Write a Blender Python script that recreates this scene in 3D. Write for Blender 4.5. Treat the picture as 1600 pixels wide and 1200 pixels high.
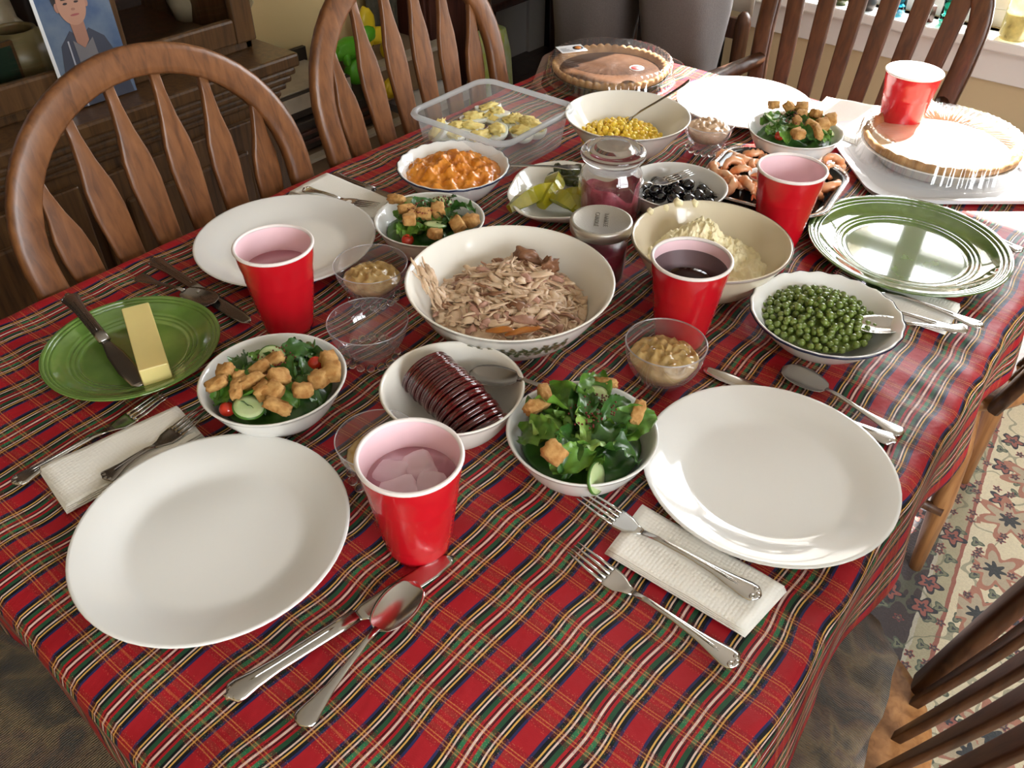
import bpy, math, random
import numpy as np
from mathutils import Vector, Matrix, noise
from math import sin, cos, pi, radians, sqrt, atan2
random.seed(7)
for o in list(bpy.data.objects): bpy.data.objects.remove(o)
SC = bpy.context.scene
COL = SC.collection
TZ = 0.75            # height of the cloth-covered table top

# ------------------------------------------------------------------ camera, world, sun, exposure
cam_d = bpy.data.cameras.new('camera'); cam = bpy.data.objects.new('camera', cam_d); COL.objects.link(cam)
SC.camera = cam
FPX, PITCH, ROLL, YAW, CH = 1310.5, radians(40.30), radians(.34), radians(39), .6423
cam_d.sensor_fit = 'HORIZONTAL'; cam_d.sensor_width = 36; cam_d.lens = 36 * FPX / 1600; cam_d.clip_start = .02
def _rz(v): return Vector((cos(YAW)*v[0]-sin(YAW)*v[1], sin(YAW)*v[0]+cos(YAW)*v[1], v[2]))
_F = Vector((0, cos(PITCH), -sin(PITCH))); _X = Vector((1, 0, 0)); _U = _X.cross(_F)
CR = _rz(cos(ROLL)*_X + sin(ROLL)*_U); CU = _rz(-sin(ROLL)*_X + cos(ROLL)*_U); CF = _rz(_F)
C0 = Vector((0, 0, TZ + CH))
m = Matrix((CR, CU, -CF)).transposed().to_4x4(); m.translation = C0
cam.matrix_world = m

W = bpy.data.worlds.new('sky'); SC.world = W; W.use_nodes = True
nt = W.node_tree; bg = nt.nodes['Background']
tc = nt.nodes.new('ShaderNodeTexCoord'); sx = nt.nodes.new('ShaderNodeSeparateXYZ'); rp = nt.nodes.new('ShaderNodeValToRGB')
nt.links.new(tc.outputs['Generated'], sx.inputs[0]); nt.links.new(sx.outputs['Z'], rp.inputs[0]); nt.links.new(rp.outputs[0], bg.inputs[0])
rp.color_ramp.elements[0].position = 0.0; rp.color_ramp.elements[0].color = (.55, .57, .56, 1)
rp.color_ramp.elements[1].position = .12; rp.color_ramp.elements[1].color = (.93, .97, 1, 1)
bg.inputs[1].default_value = 13.0
sun_d = bpy.data.lights.new('sun', 'SUN'); sun = bpy.data.objects.new('sun', sun_d); COL.objects.link(sun)
sun_d.energy = 26; sun_d.angle = radians(.6); sun_d.color = (1, .95, .88)
sun.rotation_euler = Vector((.02, 1, 1.02)).to_track_quat('Z', 'Y').to_euler()
SC.view_settings.view_transform = 'Standard'; SC.view_settings.look = 'None'
SC.view_settings.gamma = 1; SC.view_settings.use_curve_mapping = False
SC.view_settings.exposure = 0.40
def portal(name, loc, rot, sx_, sy_):
    d = bpy.data.lights.new(name, 'AREA'); o = bpy.data.objects.new(name, d); COL.objects.link(o)
    d.shape = 'RECTANGLE'; d.size = sx_; d.size_y = sy_; d.cycles.is_portal = True
    o.location = loc; o.rotation_euler = rot
WIN1 = (-1.02, .0, .70, 2.02)      # far window x0,x1,z0,z1 in the wall y = FARY
WIN2 = (-1.30, .90, .85, 2.05)       # unseen right-hand window, widened to brighten the left side: y0,y1,z0,z1 in the wall x = RX
FARY, RX, LX, NEARY = 2.5, 1.9, -2.1, -2.0
portal('window_portal', ((WIN1[0]+WIN1[1])/2, FARY+.1, (WIN1[2]+WIN1[3])/2), (radians(-90), 0, 0), 1.02, 1.32)
portal('window_portal', (RX+.1, (WIN2[0]+WIN2[1])/2, (WIN2[2]+WIN2[3])/2), (radians(90), 0, radians(90)), 2.2, 1.2)

def ray(u, v): return (u-800)/FPX*CR - (v-600)/FPX*CU + CF
def pz(u, v, z=0.0):
    d = ray(u, v); p = C0 + d*((TZ+z-C0.z)/d.z); return p
def pxp(u, v, x):
    d = ray(u, v); return C0 + d*(x/d.x)

# ------------------------------------------------------------------ materials
def nodes(name):
    mt = bpy.data.materials.new(name); mt.use_nodes = True
    return mt, mt.node_tree, mt.node_tree.nodes['Principled BSDF']
def setb(b, **k):
    for a, v in k.items():
        n = {'rough': 'Roughness', 'metal': 'Metallic', 'trans': 'Transmission Weight', 'ior': 'IOR', 'sss': 'Subsurface Weight',
             'coat': 'Coat Weight', 'alpha': 'Alpha', 'sheen': 'Sheen Weight', 'spec': 'Specular IOR Level', 'coatr': 'Coat Roughness'}[a]
        b.inputs[n].default_value = v
def mat(name, col, rough=.5, bump=0, bscale=60, var=0, vscale=20, stretch=None, col2=None, sss_r=None, detail=4, **k):
    """procedural principled: noise between col and col2 (or darker col), noise bump"""
    mt, t, b = nodes(name); L = t.links
    b.inputs['Base Color'].default_value = (*col, 1); setb(b, rough=rough, **k)
    if 'glaze' in name: b.inputs['IOR'].default_value = 1.6; b.inputs['Coat IOR'].default_value = 1.7
    if sss_r: b.inputs['Subsurface Radius'].default_value = sss_r; b.inputs['Subsurface Scale'].default_value = .004
    tc = t.nodes.new('ShaderNodeTexCoord'); mp = t.nodes.new('ShaderNodeMapping')
    L.new(tc.outputs['Object'], mp.inputs[0])
    if stretch: mp.inputs['Scale'].default_value = stretch
    if var or col2:
        n = t.nodes.new('ShaderNodeTexNoise'); n.inputs['Scale'].default_value = vscale; n.inputs['Detail'].default_value = detail
        L.new(mp.outputs[0], n.inputs[0])
        r = t.nodes.new('ShaderNodeValToRGB'); L.new(n.outputs[0], r.inputs[0])
        c2 = col2 or tuple(c*(1-var) for c in col)
        r.color_ramp.elements[0].position = .35; r.color_ramp.elements[1].position = .65
        r.color_ramp.elements[0].color = (*c2, 1); r.color_ramp.elements[1].color = (*col, 1)
        L.new(r.outputs[0], b.inputs['Base Color'])
    if bump:
        n = t.nodes.new('ShaderNodeTexNoise'); n.inputs['Scale'].default_value = bscale; n.inputs['Detail'].default_value = 3
        L.new(mp.outputs[0], n.inputs[0])
        bm = t.nodes.new('ShaderNodeBump'); bm.inputs['Strength'].default_value = bump; bm.inputs['Distance'].default_value = .002
        L.new(n.outputs[0], bm.inputs['Height']); L.new(bm.outputs[0], b.inputs['Normal'])
    return mt
def wood(name, c1, c2, c3, rough=.38, scale=(60, 60, 5), coat=.25):
    mt, t, b = nodes(name); L = t.links; setb(b, rough=rough, coat=coat, coatr=.25)
    tc = t.nodes.new('ShaderNodeTexCoord'); mp = t.nodes.new('ShaderNodeMapping'); mp.inputs['Scale'].default_value = scale
    L.new(tc.outputs['Object'], mp.inputs[0])
    n = t.nodes.new('ShaderNodeTexNoise'); n.inputs['Scale'].default_value = 1.6; n.inputs['Detail'].default_value = 7; n.inputs['Distortion'].default_value = .6
    L.new(mp.outputs[0], n.inputs[0])
    r = t.nodes.new('ShaderNodeValToRGB'); L.new(n.outputs[0], r.inputs[0])
    e = r.color_ramp.elements; e[0].position = .28; e[0].color = (*c1, 1); e[1].position = .76; e[1].color = (*c3, 1)
    q = e.new(.5); q.color = (*c2, 1)
    L.new(r.outputs[0], b.inputs['Base Color'])
    bm = t.nodes.new('ShaderNodeBump'); bm.inputs['Strength'].default_value = .12; bm.inputs['Distance'].default_value = .002
    L.new(n.outputs[0], bm.inputs['Height']); L.new(bm.outputs[0], b.inputs['Normal'])
    return mt
def clear(name, tint=(.97, .98, .98), rough=.03, ior=1.45, haze=0.0, hazecol=(.8, .85, .85)):
    """thin clear plastic / blown glass: transparent film with fresnel gloss, optional milky body"""
    mt = bpy.data.materials.new(name); mt.use_nodes = True; t = mt.node_tree; t.nodes.clear(); L = t.links
    out = t.nodes.new('ShaderNodeOutputMaterial'); tr = t.nodes.new('ShaderNodeBsdfTransparent'); gl = t.nodes.new('ShaderNodeBsdfGlossy')
    fr = t.nodes.new('ShaderNodeLayerWeight'); fr.inputs[0].default_value = .5; mx = t.nodes.new('ShaderNodeMixShader')
    tr.inputs[0].default_value = (*tint, 1); gl.inputs[0].default_value = (1, 1, 1, 1); gl.inputs[1].default_value = rough
    pw = t.nodes.new('ShaderNodeMath'); pw.operation = 'POWER'; pw.inputs[1].default_value = 4.5; L.new(fr.outputs['Facing'], pw.inputs[0])
    ml = t.nodes.new('ShaderNodeMath'); ml.operation = 'MULTIPLY_ADD'; ml.inputs[1].default_value = .85; ml.inputs[2].default_value = ((ior-1)/(ior+1))**2; L.new(pw.outputs[0], ml.inputs[0])
    L.new(ml.outputs[0], mx.inputs[0]); L.new(tr.outputs[0], mx.inputs[1]); L.new(gl.outputs[0], mx.inputs[2])
    last = mx
    if haze:
        df = t.nodes.new('ShaderNodeBsdfDiffuse'); df.inputs[0].default_value = (*hazecol, 1)
        tl = t.nodes.new('ShaderNodeBsdfTranslucent'); tl.inputs[0].default_value = (*hazecol, 1)
        m1 = t.nodes.new('ShaderNodeMixShader'); L.new(df.outputs[0], m1.inputs[1]); L.new(tl.outputs[0], m1.inputs[2])
        m2 = t.nodes.new('ShaderNodeMixShader'); m2.inputs[0].default_value = haze
        L.new(mx.outputs[0], m2.inputs[1]); L.new(m1.outputs[0], m2.inputs[2]); last = m2
    L.new(last.outputs[0], out.inputs[0]); return mt

M = {}
M['porcelain'] = mat('porcelain', (.82, .82, .80), .10, coat=.4)
M['porcelain_warm'] = mat('porcelain_warm', (.82, .79, .72), .12, coat=.3)
M['cream_china'] = mat('cream_china', (.66, .58, .43), .15, coat=.3)
M['navy_line'] = mat('navy_line', (.015, .02, .06), .2)
M['brown_line'] = mat('brown_line', (.25, .2, .17), .2)
M['green_glaze'] = mat('green_glaze', (.095, .17, .035), .06, var=.25, vscale=35, coat=1)
M['green_glaze_light'] = mat('green_glaze_light', (.14, .25, .05), .1, var=.2, vscale=35, coat=.6)
M['red_plastic'] = mat('red_plastic', (.52, .006, .014), .22, coat=.3)
M['cup_lining'] = mat('cup_lining', (.94, .66, .71), .3)  # white lining; red light glowing through the wall is put into its colour
M['cup_lip'] = mat('cup_lip', (.82, .76, .74), .28)
M['steel'] = mat('steel', (.56, .55, .53), .18, metal=1, bump=.03, bscale=30)
M['steel_dark'] = mat('steel_dark', (.30, .28, .26), .25, metal=1)
M['tin'] = mat('tin', (.55, .53, .48), .38, metal=.9, bump=.15, bscale=500)
M['tin_letters'] = mat('tin_letters', (.30, .28, .25), .4, metal=.9)
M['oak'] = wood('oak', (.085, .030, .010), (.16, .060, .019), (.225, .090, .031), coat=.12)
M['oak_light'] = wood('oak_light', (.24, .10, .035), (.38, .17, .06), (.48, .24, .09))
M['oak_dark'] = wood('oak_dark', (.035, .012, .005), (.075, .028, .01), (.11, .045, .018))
M['cabinet_wood'] = wood('cabinet_wood', (.035, .016, .006), (.085, .04, .014), (.13, .065, .022), rough=.35)
M['red_wood'] = wood('red_wood', (.03, .008, .005), (.06, .016, .01), (.09, .03, .018), rough=.4)
M['floor_wood'] = wood('floor_wood', (.035, .014, .009), (.06, .025, .014), (.09, .04, .022), rough=.35, scale=(6, 40, 6))
M['wall_tan'] = mat('wall_tan', (.78, .60, .31), .85, bump=.08, bscale=250)
M['wall_cream'] = mat('wall_cream', (.60, .48, .29), .85, bump=.06, bscale=250)
M['wall_grey'] = mat('wall_grey', (.58, .55, .52), .8)
M['ceiling'] = mat('ceiling', (.75, .72, .66), .9)
M['white_paint'] = mat('white_paint', (.80, .78, .75), .4)
M['shade_black'] = mat('shade_black', (.01, .009, .008), .8)
M['glass'] = clear('glass', (.88, .88, .90), .03, 1.9, .09, (.85, .80, .84))
M['glass_edge'] = clear('glass_edge', (.65, .65, .68), .04, 2.2, .3, (.9, .87, .9))
M['window_glass'] = clear('window_glass', (.99, .99, .99), .02)
M['clear_plastic'] = clear('clear_plastic', (.96, .96, .96), .05, 1.9, .012, (.85, .87, .9))
M['milky_plastic'] = clear('milky_plastic', (.93, .94, .95), .12, 1.5, .17, (.86, .88, .90))
M['milky_rim'] = clear('milky_rim', (.9, .92, .93), .12, 1.5, .5, (.75, .77, .79))
def glassmat(name, col, rough=0, ior=1.48):
    mt, t, b = nodes(name); b.inputs['Base Color'].default_value = (*col, 1); setb(b, rough=rough, trans=1, ior=ior); return mt
M['bead_glass'] = glassmat('bead_glass', (1, 1, 1))
M['water'] = clear('water', (.95, .82, .84), .02, 1.33, .45, (.95, .60, .68))  # clear water; the pink cast from the cup is put into its colour
M['ice'] = clear('ice', (.97, .95, .96), .04, 1.4, .75, (.98, .86, .90))
M['cola'] = mat('cola', (.020, .003, .003), .03, spec=.3)
M['blue_glass'] = glassmat('blue_glass', (.08, .55, .75), .05)
M['teal_glass'] = glassmat('teal_glass', (.15, .75, .62), .05)
M['gold_glass'] = mat('gold_glass', (.72, .62, .28), .15, trans=.6, var=.5, vscale=30)
M['candle_red'] = mat('candle_red', (.16, .006, .022), .3, sss=.0)
M['candle_pink'] = mat('candle_pink', (.55, .12, .16), .35, col2=(.25, .02, .045), vscale=45, bump=.5, bscale=50)
M['napkin'] = mat('napkin', (.82, .80, .74), .95)
M['lettuce'] = mat('lettuce', (.16, .33, .04), .38, col2=(.06, .17, .02), vscale=45, bump=.35, bscale=90, coat=.1)
M['lettuce_pale'] = mat('lettuce_pale', (.28, .42, .09), .4, col2=(.12, .26, .04), vscale=40, bump=.3, bscale=90)
M['lettuce_dark'] = mat('lettuce_dark', (.06, .17, .025), .35, col2=(.025, .085, .014), vscale=45, bump=.35, bscale=90, coat=.15)
M['crouton'] = mat('crouton', (.60, .35, .12), .8, col2=(.40, .18, .045), vscale=110, bump=1, bscale=140)
M['bacon'] = mat('bacon', (.22, .02, .015), .5, col2=(.10, .01, .01), vscale=200)
M['cuke'] = mat('cucumber_flesh', (.55, .62, .33), .3, col2=(.45, .56, .25), vscale=60, sss=.1)
M['cuke_skin'] = mat('cucumber_skin', (.06, .16, .02), .35)
M['tomato'] = mat('tomato', (.55, .03, .012), .12, coat=.5)
M['turkey'] = mat('turkey', (.74, .53, .36), .42, col2=(.58, .38, .24), vscale=50, bump=.7, bscale=130, stretch=(1, 1, 2.5), sss=.08)
M['turkey_pink'] = mat('turkey_pink', (.50, .27, .20), .45, col2=(.34, .17, .11), vscale=60, bump=.6, bscale=120)
M['turkey_dark'] = mat('turkey_dark', (.28, .13, .065), .4, col2=(.18, .075, .035), vscale=60, bump=.5, bscale=120)
M['turkey_skin'] = mat('turkey_skin', (.55, .20, .03), .3, col2=(.40, .12, .02), vscale=60, bump=.4, bscale=80)
M['pea'] = mat('pea', (.18, .25, .045), .28, col2=(.10, .15, .024), vscale=80, coat=.3)
M['corn'] = mat('corn', (.90, .64, .07), .3, col2=(.82, .52, .04), vscale=90, sss=.1, coat=.2)
M['mash'] = mat('mash', (.90, .82, .55), .45, col2=(.84, .74, .45), vscale=60, bump=.6, bscale=110)
M['squash'] = mat('squash', (.80, .30, .03), .22, col2=(.60, .18, .012), vscale=40, bump=.9, bscale=100, coat=.4)
M['applesauce'] = mat('applesauce', (.58, .40, .16), .18, col2=(.42, .26, .08), vscale=60, bump=.7, bscale=110, coat=.5)
M['applesauce_pale'] = mat('applesauce_pale', (.66, .46, .30), .18, col2=(.52, .33, .19), vscale=60, bump=.7, bscale=110, coat=.5)
M['jelly'] = mat('jelly', (.10, .004, .006), .10, coat=.8, col2=(.06, .002, .004), vscale=30)
M['olive'] = mat('olive', (.006, .005, .007), .14, coat=.6)
M['pickle'] = mat('pickle', (.42, .36, .015), .2, col2=(.26, .26, .012), vscale=35, coat=.5, bump=.2, bscale=60)
M['pickle_skin'] = mat('pickle_skin', (.32, .34, .03), .2, col2=(.22, .26, .02), vscale=60, coat=.5)
M['gherkin'] = mat('gherkin', (.05, .065, .015), .2, col2=(.03, .04, .01), vscale=50, coat=.5, bump=.5, bscale=90)
M['shrimp'] = mat('shrimp', (.88, .50, .28), .28, col2=(.82, .27, .09), vscale=55, coat=.4, bump=.2, bscale=90)
M['shrimp_tail'] = mat('shrimp_tail', (.62, .12, .04), .3)
M['sauce'] = mat('sauce', (.45, .02, .01), .2, bump=.5, bscale=80)
M['black_plastic'] = mat('black_plastic', (.008, .009, .011), .18)
M['egg'] = mat('egg_white', (.86, .85, .76), .3, sss=.15)
M['yolk'] = mat('yolk', (.88, .74, .28), .55, col2=(.78, .58, .16), vscale=70, bump=.9, bscale=160)
M['butter'] = mat('butter', (.80, .66, .27), .4, sss=.1, var=.1, vscale=12)
M['crust'] = mat('crust', (.55, .32, .14), .7, col2=(.34, .17, .06), vscale=35, bump=.6, bscale=90)
M['pumpkin'] = mat('pumpkin', (.11, .045, .016), .35, col2=(.075, .03, .011), vscale=12, bump=.15, bscale=120)
M['cream_pie'] = mat('cream_pie', (.82, .72, .58), .45, col2=(.72, .56, .36), vscale=16, bump=.4, bscale=70)
M['label_white'] = mat('label_white', (.74, .74, .76), .5)
M['label_red'] = mat('label_red', (.5, .05, .05), .5)
M['label_dark'] = mat('label_dark', (.03, .03, .04), .5)
M['label_orange'] = mat('label_orange', (.65, .22, .04), .5)
M['pants'] = mat('sweatpants', (.12, .105, .10), .95, var=.15, vscale=300, bump=.25, bscale=400)
M['hoodie'] = mat('hoodie', (.20, .21, .24), .95, var=.15, vscale=300)
M['skin'] = mat('skin', (.60, .36, .26), .5, sss=.1)
M['hair'] = mat('hair', (.05, .03, .02), .6)
M['shoe'] = mat('shoe', (.05, .05, .055), .6)
M['cream_cloth'] = mat('cream_cloth', (.72, .69, .60), .95, bump=.5, bscale=350)
M['cardboard'] = mat('cardboard', (.26, .18, .11), .85, var=.15, vscale=12)
M['card_pale'] = mat('card_pale', (.50, .44, .35), .8, var=.25, vscale=15)
M['card_dark'] = mat('card_dark', (.03, .022, .018), .6)
M['grey_box'] = mat('grey_box', (.42, .41, .42), .6)
M['toy_green'] = mat('toy_green', (.10, .42, .02), .35)
M['toy_yellow'] = mat('toy_yellow', (.75, .55, .02), .35)
M['lime_fabric'] = mat('lime_fabric', (.50, .62, .12), .8, col2=(.65, .75, .55), vscale=25)
M['olive_fabric'] = mat('olive_fabric', (.085, .075, .05), .95, col2=(.05, .045, .03), vscale=40)
M['pottery'] = mat('pottery', (.36, .30, .20), .3, col2=(.26, .21, .12), vscale=12)
M['pottery_olive'] = mat('pottery_olive', (.22, .17, .07), .35, col2=(.14, .10, .04), vscale=14)
M['foliage'] = mat('foliage', (.03, .10, .02), .6)
M['picture_dark'] = mat('picture_dark', (.012, .03, .016), .4)
M['cab_dark'] = mat('cabinet_inside', (.035, .02, .014), .7)

def tapestry(name):
    mt, t, b = nodes(name); L = t.links; setb(b, rough=.95, sheen=.2)
    tc = t.nodes.new('ShaderNodeTexCoord'); v = t.nodes.new('ShaderNodeTexNoise'); v.inputs['Scale'].default_value = 15; v.inputs['Detail'].default_value = 3
    v.inputs['Distortion'].default_value = .7
    L.new(tc.outputs['Object'], v.inputs[0])
    r = t.nodes.new('ShaderNodeValToRGB'); L.new(v.outputs[0], r.inputs[0]); e = r.color_ramp.elements
    e[0].position = .3; e[0].color = (.045, .038, .036, 1); e[1].position = .72; e[1].color = (.16, .105, .055, 1)
    for p, c in ((.42, (.10, .072, .045)), (.5, (.20, .135, .07)), (.58, (.14, .085, .055)), (.64, (.08, .065, .052))):
        q = e.new(p); q.color = (*c, 1)
    L.new(r.outputs[0], b.inputs['Base Color'])
    w = t.nodes.new('ShaderNodeTexWave'); w.inputs['Scale'].default_value = 120; w.inputs['Distortion'].default_value = 3; w.inputs['Detail'].default_value = 2
    L.new(tc.outputs['Object'], w.inputs[0])
    bm = t.nodes.new('ShaderNodeBump'); bm.inputs['Strength'].default_value = .7; bm.inputs['Distance'].default_value = .002
    L.new(w.outputs[0], bm.inputs['Height']); L.new(bm.outputs[0], b.inputs['Normal'])
    return mt
M['tapestry'] = tapestry('tapestry')
M['jar_glass'] = clear('jar_glass', (.95, .95, .95), .02, 1.7, .015, (.9, .88, .88))

class NB:                                      # little node-math builder
    def __init__(s, t): s.t = t; s.L = t.links
    def m(s, op, a, b=None, c=None, clamp=False):
        n = s.t.nodes.new('ShaderNodeMath'); n.operation = op; n.use_clamp = clamp
        for i, v in enumerate((a, b, c)):
            if v is None: continue
            if hasattr(v, 'default_value') or hasattr(v, 'is_linked'): s.L.new(v, n.inputs[i])
            else: n.inputs[i].default_value = v
        return n.outputs[0]
    def ramp(s, f, stops, interp='CONSTANT'):
        r = s.t.nodes.new('ShaderNodeValToRGB'); s.L.new(f, r.inputs[0]); e = r.color_ramp.elements
        r.color_ramp.interpolation = interp
        e[0].position = stops[0][0]; e[0].color = (*stops[0][1], 1)
        e[1].position = stops[1][0]; e[1].color = (*stops[1][1], 1)
        for p, c in stops[2:]:
            q = e.new(p); q.color = (*c, 1)
        return r
    def mix(s, f, a, b):
        n = s.t.nodes.new('ShaderNodeMix'); n.data_type = 'RGBA'
        for v, i in ((f, 0), (a, 6), (b, 7)):
            if hasattr(v, 'is_linked'): s.L.new(v, n.inputs[i])
            elif isinstance(v, tuple): n.inputs[i].default_value = (*v, 1)
            else: n.inputs[i].default_value = v
        return n.outputs[2]
def plaid():
    mt, t, b = nodes('tartan_cloth'); B = NB(t); L = t.links; setb(b, rough=.5, spec=.3)
    uv = t.nodes.new('ShaderNodeUVMap'); uv.uv_map = 'UVMap'
    # slow weave drift
    n1 = t.nodes.new('ShaderNodeTexNoise'); n1.inputs['Scale'].default_value = 7; n1.inputs['Detail'].default_value = 1
    L.new(uv.outputs[0], n1.inputs[0])
    s = t.nodes.new('ShaderNodeSeparateXYZ'); L.new(uv.outputs[0], s.inputs[0])
    dr = B.m('MULTIPLY', B.m('SUBTRACT', n1.outputs[0], .5), .008)
    P = .063
    def fold(co, off):
        x = B.m('ADD', co, off); x = B.m('DIVIDE', x, P); x = B.m('FRACT', x); x = B.m('SUBTRACT', x, .5); x = B.m('ABSOLUTE', x); return B.m('MULTIPLY', x, 2)
    U = s.outputs[0]; V = s.outputs[1]
    fu = fold(B.m('ADD', U, dr), .2217 + P*.5 + P*20)
    fv = fold(B.m('ADD', V, dr), -.2947 + P*.5 + P*20)
    RED = (.37, .009, .017); DR = (.17, .005, .010); BK = (.006, .006, .008); WH = (.72, .55, .48); YE = (.68, .40, .10); GR = (.018, .075, .035); NV = (.02, .022, .09)
    h = P/2
    st = [(0, WH), (.0010/h, DR), (.0022/h, BK), (.0030/h, RED), (.0056/h, GR), (.0096/h, BK), (.0122/h, WH), (.0138/h, BK), (.0156/h, YE), (.0171/h, BK), (.0203/h, NV), (.0226/h, RED)]
    warp = B.ramp(fu, st)
    # weft colours with their own strength
    GO = (.62, .26, .07)
    st2 = [(0, GO), (.0009/h, DR), (.0030/h, RED), (.0056/h, GR), (.0096/h, DR), (.0116/h, GO), (.0126/h, DR), (.0146/h, GO), (.0156/h, DR), (.0200/h, RED)]
    weft = B.ramp(fv, st2)
    st3 = [(0, (.30,)*3), (.0009/h, (.22,)*3), (.0030/h, (.0,)*3), (.0056/h, (.20,)*3), (.0096/h, (.38,)*3), (.0116/h, (.58,)*3), (.0126/h, (.42,)*3), (.0146/h, (.58,)*3), (.0156/h, (.34,)*3), (.0200/h, (0,)*3)]
    wf = B.ramp(fv, st3)
    gc = B.m('MULTIPLY', B.m('GREATER_THAN', fu, .18), B.m('LESS_THAN', fu, .30))          # on the green warp bands the weft reads bright green
    gc = B.m('MULTIPLY', gc, B.m('LESS_THAN', fv, .52))
    warpc = B.mix(B.m('MULTIPLY', gc, .8), warp.outputs[0], (.03, .20, .085))
    tw = B.m('SINE', B.m('MULTIPLY', B.m('ADD', U, V), 1900)); tw = B.m('MULTIPLY_ADD', tw, .22, .85)
    f = B.m('MULTIPLY', wf.outputs[0], tw)
    col = B.mix(f, warpc, weft.outputs[0])
    g = t.nodes.new('ShaderNodeTexNoise'); g.inputs['Scale'].default_value = 900; g.inputs['Detail'].default_value = 0; L.new(uv.outputs[0], g.inputs[0])
    sp = B.m('GREATER_THAN', g.outputs[0], .70)
    g2 = B.m('LESS_THAN', fv, .70)
    col = B.mix(B.m('MULTIPLY', sp, B.m('MULTIPLY', g2, .30)), col, (.8, .35, .18))
    L.new(col, b.inputs['Base Color'])
    nb = t.nodes.new('ShaderNodeTexNoise'); nb.inputs['Scale'].default_value = 13; nb.inputs['Detail'].default_value = 4; L.new(uv.outputs[0], nb.inputs[0])
    bm = t.nodes.new('ShaderNodeBump'); bm.inputs['Strength'].default_value = .55; bm.inputs['Distance'].default_value = .010
    L.new(nb.outputs[0], bm.inputs['Height'])
    bm2 = t.nodes.new('ShaderNodeBump'); bm2.inputs['Strength'].default_value = .15; bm2.inputs['Distance'].default_value = .0006
    L.new(g.outputs[0], bm2.inputs['Height']); L.new(bm.outputs[0], bm2.inputs['Normal']); L.new(bm2.outputs[0], b.inputs['Normal'])
    return mt
M['plaid'] = plaid()
def quilted_paper():
    mt, t, b = nodes('paper_towel'); B = NB(t); L = t.links; setb(b, rough=.95)
    b.inputs['Base Color'].default_value = (.88, .86, .80, 1)
    tc = t.nodes.new('ShaderNodeTexCoord'); v = t.nodes.new('ShaderNodeTexVoronoi'); v.inputs['Scale'].default_value = 260
    v.inputs['Randomness'].default_value = .25; L.new(tc.outputs['Object'], v.inputs[0])
    bm = t.nodes.new('ShaderNodeBump'); bm.inputs['Strength'].default_value = .55; bm.inputs['Distance'].default_value = .0012; bm.invert = True
    L.new(v.outputs['Distance'], bm.inputs['Height']); L.new(bm.outputs[0], b.inputs['Normal']); return mt
M['paper'] = quilted_paper()
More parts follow.
